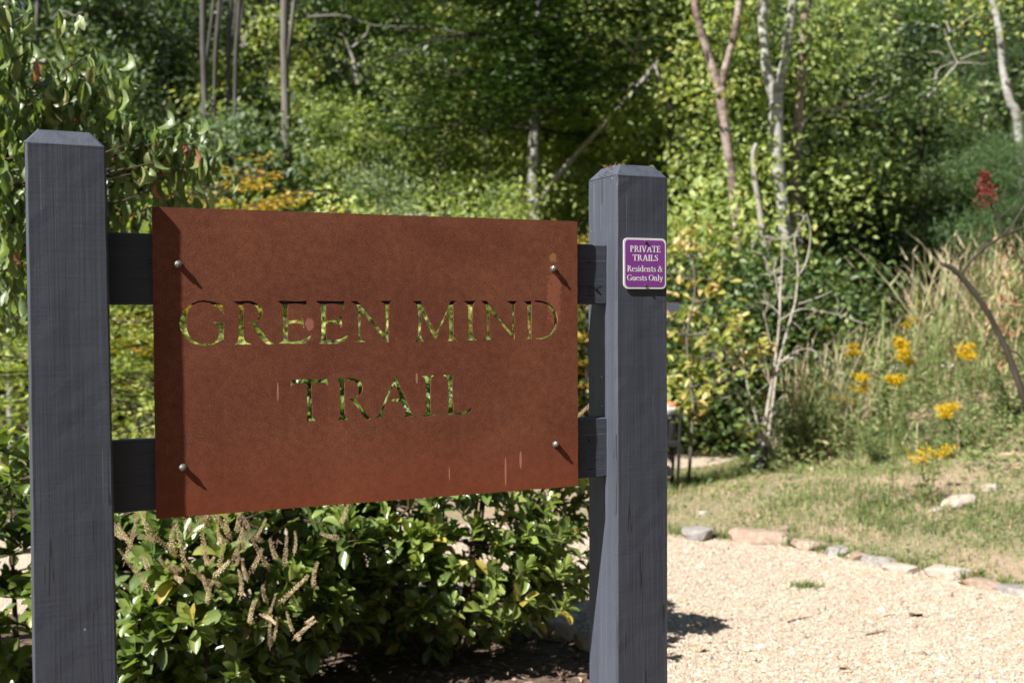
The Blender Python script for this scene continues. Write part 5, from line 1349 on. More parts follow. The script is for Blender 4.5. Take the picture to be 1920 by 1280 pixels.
def clethra(seed, x, y, label, rx, ry, h, shoots, nrac, z0=.0, low=.25, lvmu=.5, rac_ctr=None, limit=300, extra=(), lf=1.0):
    r = np.random.default_rng(seed); org = np.array([x, y, z0])
    o = thing('shrub', label, 'shrub', org, None)
    stem = Acc()
    mains = []
    for i in range(13):
        az = i * 2.4 + r.normal(0, .3); e = r.uniform(.35, 1.0)
        tip = np.array([math.cos(az) * rx * e * .8, math.sin(az) * ry * e * .8, h * r.uniform(.6, .85)])
        b0 = np.array([math.cos(az) * .07, math.sin(az) * .07, -.03])
        mid = b0 + (tip - b0) * .45 + np.array([math.cos(az) * .06, math.sin(az) * .06, -.05]) + r.normal(0, .03, 3)
        ln = spline([b0, mid, tip], 12); mains.append(ln)
        tube(stem, ln, np.linspace(r.uniform(.010, .017), .004, 12), 6)
    mp = np.concatenate([m_[3:] for m_ in mains])
    tips = []
    while len(tips) < shoots:
        v = r.normal(0, 1, 3); v /= np.linalg.norm(v)
        q = v * r.uniform(.45, 1.0) ** .4
        p_ = np.array([q[0] * rx, q[1] * ry, h * (.5 + .5 * q[2])])
        if p_[2] < h * low and r.random() > .55: continue
        # lumpy outline
        p_ *= 1 + .08 * math.sin(5 * math.atan2(q[1], q[0]) + 3 * q[2] + seed)
        tips.append(p_)
    tips += [np.asarray(e_) - org for e_ in extra]
    P, D, N, L, lv = [], [], [], [], []
    for p_ in tips:
        j = np.argmin(((mp - p_) ** 2).sum(1) + 3 * np.clip(mp[:, 2] - p_[2] + .05, 0, None) ** 2); s0 = mp[j]
        out = unit(p_ - np.array([0, 0, h * .25]))
        ax = unit(out * .7 + np.array([0, 0, .65]) + r.normal(0, .2, 3))
        mid = (s0 + p_) / 2 + np.array([0, 0, -.02]) + r.normal(0, .015, 3)
        ln = spline([s0, mid, p_ - ax * .05, p_], 8)
        tube(stem, ln, np.linspace(.0045, .0016, 8), 4)
        lm = lvmu + r.normal(0, .12)
        c_ = r.integers(8, 13)
        a1 = unit(np.cross(ax, [.3, .2, 1.0])); b1 = np.cross(ax, a1)
        for i in range(c_):
            s = i / c_; a = i * 2.4 + r.normal(0, .2)
            tilt = .35 + 1.0 * s
            d = ax * math.cos(tilt) + (a1 * math.cos(a) + b1 * math.sin(a)) * math.sin(tilt)
            P.append(p_ - ax * .09 * s); D.append(d + r.normal(0, .12, 3)); N.append(ax + np.array([0, 0, .4]) + r.normal(0, .22, 3))
            L.append((.062 + .055 * s) * r.uniform(.8, 1.25)); lv.append(lm + .25 * (1 - s) * r.random() + r.normal(0, .08) + (.45 if r.random() > .985 else 0))
        for i in range(4):   # leaves lower down the shoot
            s = r.uniform(.25, .9); q = ln[int(s * 7)]
            d = r.normal(0, 1, 3) + out * .6
            P.append(q); D.append(d); N.append(np.array([0, 0, 1.0]) + r.normal(0, .35, 3) + out * .3); L.append(r.uniform(.07, .11)); lv.append(lm - .12 + r.normal(0, .1))
    P, D, N, L, lv = map(np.array, (P, D, N, L, lv)); L = L * lf
    k = P[:, 2] > .06
    P, D, N, L, lv = P[k], D[k], N[k], L[k], np.clip(lv[k], 0, 1)
    link('stems', stem.build('stems', M['stem'], True), o)
    split_leaves(P + org, D, N, L, L * r.uniform(.42, .55, len(L)), lv, CL_T, r.integers(0, 5, len(L)), o, org, 'clethra', limit)
    # seed heads
    tp = np.array(tips)
    if nrac:
        if rac_ctr is None:
            order = np.argsort(-(tp[:, 2] - .6 * tp[:, 1] + r.normal(0, .25, len(tp))))[:nrac]; sites = tp[order]
        else:
            sites = np.array([np.array(rac_ctr[i % len(rac_ctr)]) - org + r.normal(0, .035, 3) for i in range(nrac)])
        for i, s_ in enumerate(sites):
            h_ = kind(link('seed_head', RAC[i % 4], o, tuple(s_)), 'stuff')
            out = unit(np.array([s_[0], s_[1] - .3, .45]))
            d = Vector(tuple(unit(out * .8 + np.array([0, -.1, .7]) + r.normal(0, .35, 3))))
            h_.rotation_mode = 'QUATERNION'; h_.rotation_quaternion = d.to_track_quat('Z', 'Y')
            sc_ = r.uniform(.75, 1.3); h_.scale = (sc_ * .78, sc_ * .78, sc_ * r.uniform(.7, 1.7))
    return o

clethra(1, -.30, 4.72, 'round green shrub with few seed heads below the panel beside the far post', .70, .52, 1.17, 400, 9, low=.18, lvmu=.68, lf=.80, extra=[W(px, py, 4.55 + .2 * ((px * 7) % 5) / 5) for px in range(555, 900, 28) for py in (712,)] + [W(px, 755, 4.5) for px in range(540, 905, 33)] + [W(px, 803, 4.38) for px in range(555, 900, 33)] + [W(px, py, 4.30 - (py - 1000) * .0003) for px in range(640, 1080, 70) for py in (990, 1060, 1125)])
rc = [W(px, py - 8, Y - .16) for px, py, Y in ((262, 1000, 3.85), (300, 1030, 3.8), (255, 1045, 3.8), (300, 1085, 3.75), (345, 1075, 3.8), (390, 1080, 3.8), (420, 1020, 3.85), (400, 990, 3.9), (440, 1060, 3.8), (455, 1040, 3.85), (470, 1080, 3.8), (360, 1090, 3.75), (430, 1090, 3.8), (385, 1115, 3.75), (335, 1100, 3.8), (540, 1200, 3.85), (520, 1210, 3.85), (470, 1165, 3.8), (270, 975, 3.95), (370, 975, 3.9), (480, 1045, 3.9), (545, 1120, 3.9), (610, 990, 4.1), (575, 960, 4.2), (530, 1070, 3.95), (505, 1140, 3.85))]
clethra(2, -1.18, 4.22, 'shrub crowded with tan seed heads between the near post and the green shrub', .64, .52, .98, 270, 70, low=.10, lvmu=.48, rac_ctr=rc)
clethra(3, -2.0, 4.35, 'shrub with tan seed heads at the picture edge behind the near post', .55, .52, 1.02, 150, 16, low=.1, lvmu=.45, limit=120)
clethra(4, -1.05, 5.05, 'taller shrub behind the seed head shrub its top hidden by the panel', .55, .40, 1.36, 170, 4, low=.3, lvmu=.5, limit=150)

# ------------------------------------------------------------------ drooping dogwood on the left
dorg = np.array([-2.75, 4.7, -.02])
dog = thing('dogwood_tree', 'dogwood with drooping curled leaves and red berries overhanging the near post', 'tree', dorg)
r = np.random.default_rng(31)
clumps = [(20, 30, 4.0, 1), (58, 45, 4.1, .8), (15, 95, 4.0, 1.1), (48, 125, 4.0, 1), (20, 170, 4.0, 1), (5, 230, 4.1, 1), (40, 200, 4.3, .9),
          (165, 130, 4.2, .55), (150, 165, 4.2, .7), (118, 180, 4.2, .9), (190, 165, 4.2, .8), (95, 215, 4.3, .9), (135, 225, 4.3, .9), (175, 205, 4.3, .6),
          (30, 280, 4.1, 1.1), (8, 340, 4.1, 1.1), (28, 400, 4.2, 1.1), (5, 460, 4.1, 1.1), (30, 500, 4.3, 1.0), (10, 540, 4.2, .9), (20, 590, 4.5, .6),
          (225, 245, 4.2, 1), (262, 250, 4.2, 1), (290, 262, 4.2, .9), (240, 295, 4.1, 1.1), (300, 290, 4.1, 1.1), (335, 290, 4.2, .9), (368, 262, 4.2, .6), (350, 310, 4.2, .8),
          (215, 340, 4.1, 1.1), (250, 350, 4.1, 1.2), (290, 330, 4.1, 1.0), (330, 340, 4.2, .9), (220, 395, 4.2, 1.0), (262, 390, 4.2, 1.0), (235, 425, 4.3, .8), (330, 365, 4.3, .5),
          (80, 300, 4.6, 1), (140, 300, 4.6, 1), (100, 380, 4.6, 1), (160, 400, 4.6, 1), (-60, 100, 4.3, 1.1), (-60, 300, 4.3, 1.1), (-50, 450, 4.3, 1.1), (60, 260, 4.4, .9), (310, 400, 4.4, .6)]
P, D, N, L, lv = [], [], [], [], []
tr = Acc(); brc = Acc()
tk = spline([dorg - np.array([0, 0, .1]), dorg + np.array([.06, .02, .8]), dorg + np.array([.02, -.1, 1.6]), dorg + np.array([.15, -.15, 2.7]), dorg + np.array([.1, -.2, 3.6])], 24)
tube(tr, tk - dorg, np.linspace(.05, .016, 24), 8)
for px, py, Y, s in clumps:
    c = W(px, py, Y)
    j = np.argmin(np.abs(tk[:, 2] - (c[2] - .25 * np.linalg.norm(c[:2] - dorg[:2])))); a = tk[j]
    mid = (a + c) / 2 + np.array([0, 0, .10]) + r.normal(0, .05, 3)
    ln = spline([a, mid, c + np.array([0, 0, .05])], 12)
    tube(brc, ln - dorg, np.linspace(.011, .0025, 12), 5)
    lm = .5 + r.normal(0, .12)
    for i in range(int((36 if py < 245 else 46) * s)):
        if r.random() < .55: p_ = c + r.normal(0, 1, 3) * np.array([.085, .085, .055])
        else: p_ = ln[r.integers(6, 12)] + r.normal(0, .03, 3)
        az = r.uniform(0, 6.28)
        d = np.array([math.cos(az) * .6, math.sin(az) * .6, r.normal(-1.15, .45)])
        P.append(p_); D.append(d); N.append(np.array([math.cos(az) * .5, math.sin(az) * .5, .9]) + r.normal(0, .3, 3)); L.append(r.uniform(.062, .105)); lv.append(lm + r.normal(0, .13) + (.42 if r.random() > .99 else 0))
P, D, N, L, lv = map(np.array, (P, D, N, L, lv))
kp = sunlit_gaps(P, [W(px, py, 4.6) for px in range(560, 900, 40) for py in (715, 760, 800)] + [W(px, py, 3.8) for px in range(260, 480, 40) for py in (1000, 1060)], .10, .7, r)
P, D, N, L, lv = P[kp], D[kp], N[kp], L[kp], lv[kp]
link('trunk', tr.build('trunk', M['bark'], True), dog)
link('branches', brc.build('branches', M['stem'], True), dog)
split_leaves(P, D, N, L, L * r.uniform(.34, .47, len(L)), np.clip(lv, 0, 1), DG_T, r.integers(0, 5, len(L)), dog, dorg, 'dogwood', 300)
ber = Acc()
import bmesh as _bm
_b = _bm.new(); _bm.ops.create_icosphere(_b, subdivisions=1, radius=.005); BV = np.array([v_.co[:] for v_ in _b.verts]); BF = np.array([[v_.index for v_ in f_.verts] for f_ in _b.faces]); _b.free()
for px, py in ((262, 338), (266, 342), (345, 278), (212, 300), (165, 178), (325, 370)):
    ber.add(BV * np.array([1, 1, 1.5]) + W(px, py, 4.05) - dorg, BF, .6)
kind(link('berries', ber.build('berries', M['red'], True), dog), 'stuff')

# ------------------------------------------------------------------ sapling in a corrugated tube, yellowing bush
pb = on_ground(1425, 884); Yp = float(pb[1])
an = np.arange(20) / 20 * 2 * math.pi; acc = Acc(); prof = []
nr = 8
for i in range(nr):
    z = .265 * i / nr
    prof += [(.066, z), (.073, z + .006), (.073, z + .020), (.066, z + .027)]
prof += [(.068, .268), (.060, .268), (.058, .12)]
V = np.array([[rr0 * math.cos(a), rr0 * math.sin(a), z] for rr0, z in prof for a in an])
m = len(prof); i = np.arange(m - 1)[:, None] * 20; j = np.arange(20)[None, :]; kk = (j + 1) % 20
acc.add(V, np.stack([i + j, i + kk, i + 20 + kk, i + 20 + j], -1).reshape(-1, 4))
V = np.array([[.06 * math.cos(a), .06 * math.sin(a), .14] for a in an] + [[0, 0, .145]])
acc.add(V, np.array([[a, (a + 1) % 20, 20] for a in range(20)]))
thing('tree_guard', 'black corrugated plastic tube standing round the base of the bare sapling', 'tree guard', (pb[0], pb[1], pb[2] - .03), None, acc.build('tree_guard', M['blackplastic'], True))
def bl(*pts): return tuple(W(px, py, Yp + .02 * k_) for k_, (px, py) in enumerate(pts))
base = W(1428, 850, Yp)
lines = [(bl((1430, 862), (1432, 820), (1440, 760), (1452, 690), (1460, 620), (1463, 560), (1460, 520)), .020, .008),
 (bl((1428, 860), (1422, 800), (1405, 740), (1396, 690), (1388, 650), (1372, 620), (1345, 592)), .015, .005),
 (bl((1434, 862), (1446, 780), (1458, 690), (1482, 600), (1492, 560), (1496, 500), (1490, 445), (1510, 405)), .016, .004),
 (bl((1426, 862), (1412, 820), (1400, 770), (1380, 735)), .012, .006), (bl((1424, 862), (1416, 835), (1402, 805)), .008, .004), (bl((1436, 862), (1445, 830), (1452, 800), (1448, 755)), .010, .005),
 (bl((1452, 690), (1490, 660), (1520, 655), (1545, 680)), .008, .003), (bl((1462, 600), (1500, 580), (1530, 582), (1570, 590), (1600, 600)), .007, .003),
 (bl((1396, 700), (1430, 690), (1470, 672), (1490, 655)), .006, .003), (bl((1400, 735), (1370, 715), (1340, 712), (1320, 720)), .007, .003),
 (bl((1402, 700), (1380, 680), (1362, 668)), .006, .003), (bl((1460, 560), (1452, 510), (1450, 512), (1448, 515), (1430, 480), (1410, 470)), .006, .003),
 (bl((1463, 590), (1440, 570), (1410, 576), (1345, 575)), .006, .002), (bl((1463, 560), (1466, 500), (1466, 450), (1452, 448), (1420, 442)), .007, .003),
 (bl((1466, 452), (1490, 440), (1508, 425)), .007, .003), (bl((1466, 470), (1480, 490), (1495, 505)), .006, .003), (bl((1495, 520), (1512, 490), (1520, 440), (1512, 400)), .008, .003),
 (bl((1497, 570), (1540, 555), (1560, 545)), .006, .002), (bl((1388, 650), (1360, 640), (1335, 660)), .006, .003), (bl((1440, 770), (1470, 740), (1476, 735)), .006, .003),
 (bl((1420, 800), (1395, 790), (1375, 792)), .005, .002), (bl((1380, 700), (1352, 690), (1358, 665)), .005, .002), (bl((1400, 760), (1420, 735), (1440, 720)), .006, .003), (bl((1444, 640), (1425, 560), (1412, 520)), .006, .002)]
rs = np.random.default_rng(8)
lines = [(a_, b_ * 1.0, c_ * 1.1) for a_, b_, c_ in lines]
for _ in range(110):     # fine side twigs
    ln = lines[rs.integers(0, 14)][0]; q = np.asarray(ln[rs.integers(1, len(ln))]); d = unit(rs.normal(0, 1, 3) + np.array([0, 0, .5])) * rs.uniform(.07, .2)
    lines.append(((q, q + d * .5 + rs.normal(0, .015, 3), q + d), .0042, .0018))
sap = limb_tree('sapling', 'nearly bare many stemmed sapling with pale twigs growing out of the black tube', 'tree', (pb[0], pb[1], pb[2]), lines, 'palewood')
acc = Acc(); sprays(acc, [W(1408, 812, Yp - .05), W(1415, 806, Yp - .05), W(1400, 802, Yp)], 3, 6, np.array([.04, .04, .04]), .07, lvmu=.75, lw=.7, tpl=CL_T[0])
sprays(acc, [W(1422, 858, Yp - .12), W(1438, 885, Yp - .12)], 4, 8, np.array([.04, .02, .03]), .055, lvmu=.05, lw=.7, tpl=CL_T[0])
sprays(acc, [W(px, py, Yp) for px, py in ((1490, 512), (1496, 520), (1478, 610), (1446, 650), (1470, 640))], 5, 5, np.array([.05, .05, .04]), .06, lvmu=.3, lw=.5, tpl=CL_T[0])
lm2 = acc.build('leaves', M['yellowleaf'], True); lm2.transform(Matrix.Translation((-float(pb[0]), -float(pb[1]), -float(pb[2])))); kind(link('leaves', lm2, sap), 'stuff')

yorg = np.array([at(1290, 9.4), 9.4, float(terrain(at(1290, 9.4), 9.4)) - .03])
yb = thing('magnolia_sapling', 'sapling with yellowing green leaves between the far post and the bare sapling', 'tree', yorg)
tr = Acc(); brc = Acc(); P, D, N, L, lv = [], [], [], [], []
tk = spline([yorg, W(1299, 760, 9.4), W(1288, 640, 9.45), W(1303, 540, 9.4), W(1292, 440, 9.4)], 20)
tube(tr, tk - yorg, np.linspace(.017, .005, 20), 7)
for px, py in [(1270, 430), (1310, 440), (1345, 455), (1290, 470), (1325, 490), (1262, 500), (1300, 520), (1350, 505), (1275, 550), (1320, 560), (1345, 545), (1265, 600), (1300, 590), (1335, 605), (1372, 600), (1275, 640), (1310, 640), (1350, 645), (1385, 640), (1290, 680), (1325, 690), (1360, 690), (1400, 655), (1270, 715), (1300, 735), (1345, 730), (1285, 770), (1262, 765), (1310, 770), (1230, 500), (1235, 600), (1225, 690), (1430, 650), (1268, 460), (1395, 610), (1410, 690), (1300, 700)]:
    c = W(px, py, 9.4 + r.uniform(-.35, .35)); j = np.argmin(np.abs(tk[:, 2] - c[2] + .12)); a = tk[j]
    tube(brc, spline([a, (a + c) / 2 - np.array([0, 0, .03]), c], 7) - yorg, np.linspace(.007, .002, 7), 4)
    lm = .60 + r.normal(0, .18)
    for i in range(19):
        az = r.uniform(0, 6.28); el = r.uniform(-.3, 1.1)
        d = np.array([math.cos(az) * math.cos(el), math.sin(az) * math.cos(el), math.sin(el)])
        P.append(c + r.normal(0, .055, 3)); D.append(d); N.append(np.array([-.25, -.4, .9]) + r.normal(0, .35, 3)); L.append(r.uniform(.07, .12)); lv.append(lm + r.normal(0, .16))
P, D, N, L, lv = map(np.array, (P, D, N, L, lv))
kp = sunlit_gaps(P, [W(px, py, Yp) for px, py in ((1428, 860), (1430, 800), (1445, 740), (1405, 740), (1455, 680), (1460, 620), (1463, 560), (1390, 660), (1490, 520), (1495, 440))] + [W(px, 868, 10.9) for px in (1340, 1390)], .10, .8, r)
P, D, N, L, lv = P[kp], D[kp], N[kp], L[kp], lv[kp]
link('trunk', tr.build('trunk', M['bark'], True), yb); link('branches', brc.build('branches', M['bark'], True), yb)
split_leaves(P, D, N, L, L * r.uniform(.40, .55, len(L)), np.clip(lv, 0, 1), CL_T, r.integers(0, 5, len(L)), yb, yorg, 'yellowleaf', 300)

# ------------------------------------------------------------------ litter bin and grey box behind the far post
bb = on_ground(1271, 918); bY = float(bb[1])
binr = thing('litter_bin', 'black wire mesh litter bin on legs half hidden by the far post', 'litter bin', bb)
def bw(px, py): return W(px, py, bY) - bb
x0 = bw(1200, 900)[0]; x1 = bw(1270, 900)[0]
ztop = bw(1270, 772)[2]; zlow = bw(1270, 868)[2]
acc = Acc()
for i in range(2):
    for yy in (0, .30):
        xa = x1 if i else x0
        tl = Acc(); s_ = 1 if i else -1
        tube(tl, [(xa + .03 * s_, yy, ztop + .02), (xa + .015 * s_, yy, ztop * .5), (xa - .0 * s_, yy, -.02)], .014, 8)
        link('leg', tl.build('leg', M['blackmetal'], True), binr)
def basket(name, zt, zb, nw, nh, shrink, mat):
    a = Acc(); cx, cy = (x0 + x1) / 2, .15; hx, hy = (x1 - x0) / 2 - .012, .14
    cor = [(-1, -1), (1, -1), (1, 1), (-1, 1)]
    for e in range(4):
        ca, cb = cor[e], cor[(e + 1) % 4]
        for k_ in range(nw + 1):
            f = k_ / nw; qx = ca[0] + (cb[0] - ca[0]) * f; qy = ca[1] + (cb[1] - ca[1]) * f
            tube(a, [(cx + qx * hx, cy + qy * hy, zt), (cx + qx * hx * shrink, cy + qy * hy * shrink, zb)], .0022, 4, cap=False)
        for k_ in range(nh + 1):
            f = k_ / nh; z = zt + (zb - zt) * f; sc_ = 1 + (shrink - 1) * f
            tube(a, [(cx + ca[0] * hx * sc_, cy + ca[1] * hy * sc_, z), (cx + cb[0] * hx * sc_, cy + cb[1] * hy * sc_, z)], .0022, 4, cap=False)
    return link(name, a.build(name, mat), binr)
kind(basket('mesh_basket', ztop - .02, zlow, 16, 22, .82, M['blackmetal']), 'stuff')
def boxm(name, x0_, x1_, y0_, y1_, z0_, z1_, mat, par):
    a = Acc(); b_ = .006
    V = []
    for z, ins in ((z0_, b_), (z0_ + b_, 0), (z1_ - b_, 0), (z1_, b_)):
        V += [(x0_ + ins, y0_ + ins, z), (x1_ - ins, y0_ + ins, z), (x1_ - ins, y1_ - ins, z), (x0_ + ins, y1_ - ins, z)]
    F = [[0, 3, 2, 1], [12, 13, 14, 15]]
    for k_ in range(3):
        for e in range(4): F.append([k_ * 4 + e, k_ * 4 + (e + 1) % 4, k_ * 4 + 4 + (e + 1) % 4, k_ * 4 + 4 + e])
    a.add(np.array(V), np.array(F)); return link(name, a.build(name, mat), par)
boxm('band', x0 + .0, x1 + .004, -.012, .312, bw(1270, 838)[2], bw(1270, 826)[2], M['blackmetal'], binr)
boxm('base_plate', x0 + .03, x1 - .03, .03, .27, bw(1270, 893)[2], bw(1270, 880)[2], M['blackmetal'], binr)
lm_ = Acc(); cx, cy = (x0 + x1) / 2, .15
prof = [(.97, ztop - .03), (1.0, ztop - .01), (1.06, ztop + .015), (.98, ztop + .045), (.80, ztop + .02), (.75, ztop - .06)]
an = np.arange(24) / 24 * 2 * math.pi
def sq(a, s): c_, s2 = math.cos(a), math.sin(a); k_ = (abs(c_) ** 4 + abs(s2) ** 4) ** -.25; return c_ * k_ * s * (x1 - x0) / 2, s2 * k_ * s * .145
V = np.array([[cx + sq(a, s)[0], cy + sq(a, s)[1], z + .012 * math.sin(a * 5 + z * 40)] for s, z in prof for a in an])
i = np.arange(len(prof) - 1)[:, None] * 24; j = np.arange(24)[None, :]; kk = (j + 1) % 24
lm_.add(V, np.stack([i + j, i + kk, i + 24 + kk, i + 24 + j], -1).reshape(-1, 4))
link('liner', lm_.build('liner', M['liner'], True), binr)
rb = np.random.default_rng(3); ob = Acc()
OV = BV / .005 * np.array([.075, .07, .05]) * (1 + rb.normal(0, .12, (len(BV), 1)))
ob.add(OV, BF)
thing('paper_bag', 'crumpled orange red bag lying on top of the mesh litter bin', 'bag', bb + np.array([x1 - .045, .09, ztop + .035]), None, ob.build('paper_bag', M['orange_bag'], True))
gx = thing('dispenser_box', 'grey box on a slim post peeking out behind the far post', 'box', on_ground(1240, 905))
gorg = np.array(gx.location)
def gw(px, py): return W(px, py, float(gorg[1])) - gorg
boxm('box', gw(1195, 580)[0], gw(1272, 580)[0], -.05, .05, gw(1272, 602)[2], gw(1272, 568)[2], M['greybox'], gx)
pl = Acc(); tube(pl, [(0, 0, -.05), (0, 0, gw(1272, 602)[2] + .002)], .018, 8); link('pole', pl.build('pole', M['greybox'], True), gx)

# ------------------------------------------------------------------ weedy bank
def in_bank(x, y, lo=2.5, hi=10.5):
    q, t = qt(x, y)
    return (q > lo) & (q < hi) & (t > -1.1 - .1 * q)
r = np.random.default_rng(41)
acc = Acc(); n = 110000
x = r.uniform(1.8, 9.5, n); y = r.uniform(5.5, 16.5, n)
q, t = qt(x, y)
k = in_bank(x, y, 2.1) & (x / y < .62) & (r.random(n) < np.clip(.12 + (q - 2.1) * .6, 0, 1) * np.clip(.75 + .5 * fbm(x, y, 1.6), .25, 1))
for mx, my, mr in [(float(W(1655, 800, 9.3)[0]), 9.3, .30), (float(W(1652, 800, 9.0)[0]), 9.0, .34), (float(W(1650, 800, 8.7)[0]), 8.7, .34), (float(W(1738, 850, 8.8)[0]), 8.8, .3), (float(W(1735, 850, 8.5)[0]), 8.5, .3)]:
    k &= (x - mx) ** 2 + (y - my) ** 2 > mr ** 2
x, y, q = x[k], y[k], q[k]; n = len(x)
hgt = np.clip((q - 2.1) * .36, .05, .78) * (1 + .35 * fbm(x + 3, y, 1.9))
P = np.column_stack([x, y, terrain(x, y) + r.random(n) ** .9 * np.clip(hgt, .04, None)])
D = r.normal(0, 1, (n, 3)); D[:, 2] = D[:, 2] * .5 + .25
lv = np.clip(.37 + .20 * fbm(x, y, 2.7) + r.normal(0, .17, n) + .3 * (r.random(n) > .88), 0, 1)
leaf_cards(acc, P, D, r.normal(0, .5, (n, 3)) + np.array([-.25, -.3, .85]), r.uniform(.035, .095, n), r.uniform(.012, .032, n), KITE, lv)
kind(link('weeds', acc.build('weeds', M['weed'])), 'stuff')
# loose dry stalks all over the bank
acc = Acc(); n = 3800
x = r.uniform(2.0, 9.5, n); y = r.uniform(5.5, 16, n); q, t = qt(x, y)
k = in_bank(x, y, 2.9) & (x / y < .62) & (r.random(n) < np.clip((q - 2.6) * .5, .05, 1))
x, y = x[k], y[k]; n = len(x)
blades(x, y, r.uniform(.25, .75, n), .008, .9, np.clip(r.normal(.55, .28, n), 0, 1), acc, 44)
kind(link('dry_stalks', acc.build('dry_stalks', M['straw'])), 'stuff')

def clump_mesh(seed, ns, H, spread, w=.010, lean=.25):
    rr = np.random.default_rng(seed); a = Acc()
    for i in range(ns):
        az = rr.uniform(0, 6.28); l = rr.uniform(.7, 1.1) * H; le = abs(rr.normal(0, lean)) + .03; b0 = rr.normal(0, spread, 2) * .5
        t = np.linspace(0, 1, 6)
        pts = np.column_stack([b0[0] + math.cos(az) * le * l * t ** 1.6, b0[1] + math.sin(az) * le * l * t ** 1.6, l * t * (1 - .25 * le * t)])
        lv = np.clip(rr.normal(.55, .2), 0, 1)
        s = np.array([-math.sin(az + 1), math.cos(az + 1), 0]); wd = w * np.array([.8, .8, .7, .9, 1.5, .3])
        V = np.stack([pts - s * wd[:, None] / 2, pts + s * wd[:, None] / 2], 1).reshape(-1, 3)
        F = np.array([[2 * k, 2 * k + 1, 2 * k + 3, 2 * k + 2] for k in range(5)])
        a.add(V, F, lv)
        for k in range(4):   # narrow leaves and awned seed tufts along the stalk
            p_ = pts[min(5, 2 + k)] ; d = np.array([math.cos(az + k * 2), math.sin(az + k * 2), .9])
            leaf_cards(a, [p_], [d], [[0, .4, 1]], rr.uniform(.08, .20), .007, NEEDLE, np.clip(lv + rr.normal(.1, .15), 0, 1))
    for i in range(ns // 2):
        az = rr.uniform(0, 6.28); b0 = rr.normal(0, spread, 2) * .5
        leaf_cards(a, [[b0[0], b0[1], 0]], [[math.cos(az), math.sin(az), 1.6]], [[0, 0, 1.0]], rr.uniform(.3, .6) * H, .010, NEEDLE, np.clip(rr.normal(.35, .2), 0, 1))
    return a.build('tall_grass', M['straw' if seed % 5 < 3 else 'weed'])
TG = [clump_mesh(50 + i, 22, 1.0, .34, .009, .30) for i in range(5)]
tg_n = 0
for px, Y, s in [(1492, 10.6, .85), (1515, 10.9, 1.0), (1540, 10.7, 1.05), (1560, 11.0, 1.05), (1585, 10.8, 1.1), (1605, 11.2, 1.0), (1625, 11.0, .95), (1640, 11.4, 1.0), (1665, 11.3, .9), (1690, 11.5, .9), (1715, 11.3, .9), (1745, 11.2, 1.0),
                 (1765, 10.8, 1.1), (1780, 10.6, 1.15), (1795, 10.9, 1.15), (1810, 10.6, 1.1), (1830, 10.9, 1.0), (1850, 10.5, 1.1), (1875, 10.8, 1.1), (1900, 10.5, 1.1), (1925, 10.6, 1.0), (1575, 10.0, .8), (1610, 9.9, .7), (1530, 10.0, .8), (1700, 12.2, 1.0), (1655, 12.3, 1.0),
                 (1770, 12.0, 1.1), (1820, 12.2, 1.1), (1880, 12.2, 1.1), (1935, 11.6, 1.1), (1600, 12.2, 1.0), (1560, 12.0, .9), (1505, 11.8, .9), (1790, 9.8, .9), (1840, 9.6, .8)]:
    x = at(px, Y)
    o = thing('tall_grass', 'clump of tall straw coloured grass standing on the weedy bank', 'grass clump', (x, Y, float(terrain(x, Y)) - .02), 'tall grass clumps on the bank', TG[tg_n % 5])
    s *= 1.3 if px > 1755 else 1.05; o.rotation_euler = (0, 0, tg_n * 1.3); o.scale = (s, s, s); tg_n += 1

def goldenrod_mesh(seed, H, sp=1.0):
    rr = np.random.default_rng(seed); st = Acc(); fl = Acc()
    for i in range(rr.integers(2, 4)):
        az = rr.uniform(0, 6.28); tip = np.array([math.cos(az) * .08 * sp, math.sin(az) * .08 * sp, H - rr.uniform(.0, .10)]); b0 = rr.normal(0, .02, 3) * np.array([1, 1, 0])
        ln = spline([b0, (b0 + tip) / 2 + rr.normal(0, .02, 3), tip], 8)
        tube(st, ln, np.linspace(.005, .002, 8), 4, .3)
        for k in range(20):
            p_ = ln[0] + (tip - ln[0]) * rr.uniform(.1, .85); a = rr.uniform(0, 6.28)
            leaf_cards(st, [p_], [[math.cos(a), math.sin(a), .4]], [[0, 0, 1.0]], rr.uniform(.05, .09), .016, KITE, np.clip(rr.normal(.3, .15), 0, 1))
        for k in range(9):
            a = rr.uniform(0, 6.28); e = tip + np.array([math.cos(a) * .12 * sp, math.sin(a) * .12 * sp, rr.uniform(-.05, .04) * sp])
            n = 30; P = tip - np.array([0, 0, .06 * sp]) + (e - tip + np.array([0, 0, .06 * sp])) * rr.random((n, 1)) + rr.normal(0, .012, (n, 3))
            leaf_cards(fl, P, rr.normal(0, 1, (n, 3)), rr.normal(0, 1, (n, 3)), rr.uniform(.010, .018, n), .012, KITE, rr.random(n))
    return st.build('stems', M['weed']), fl.build('flower_head', M['goldflower'])
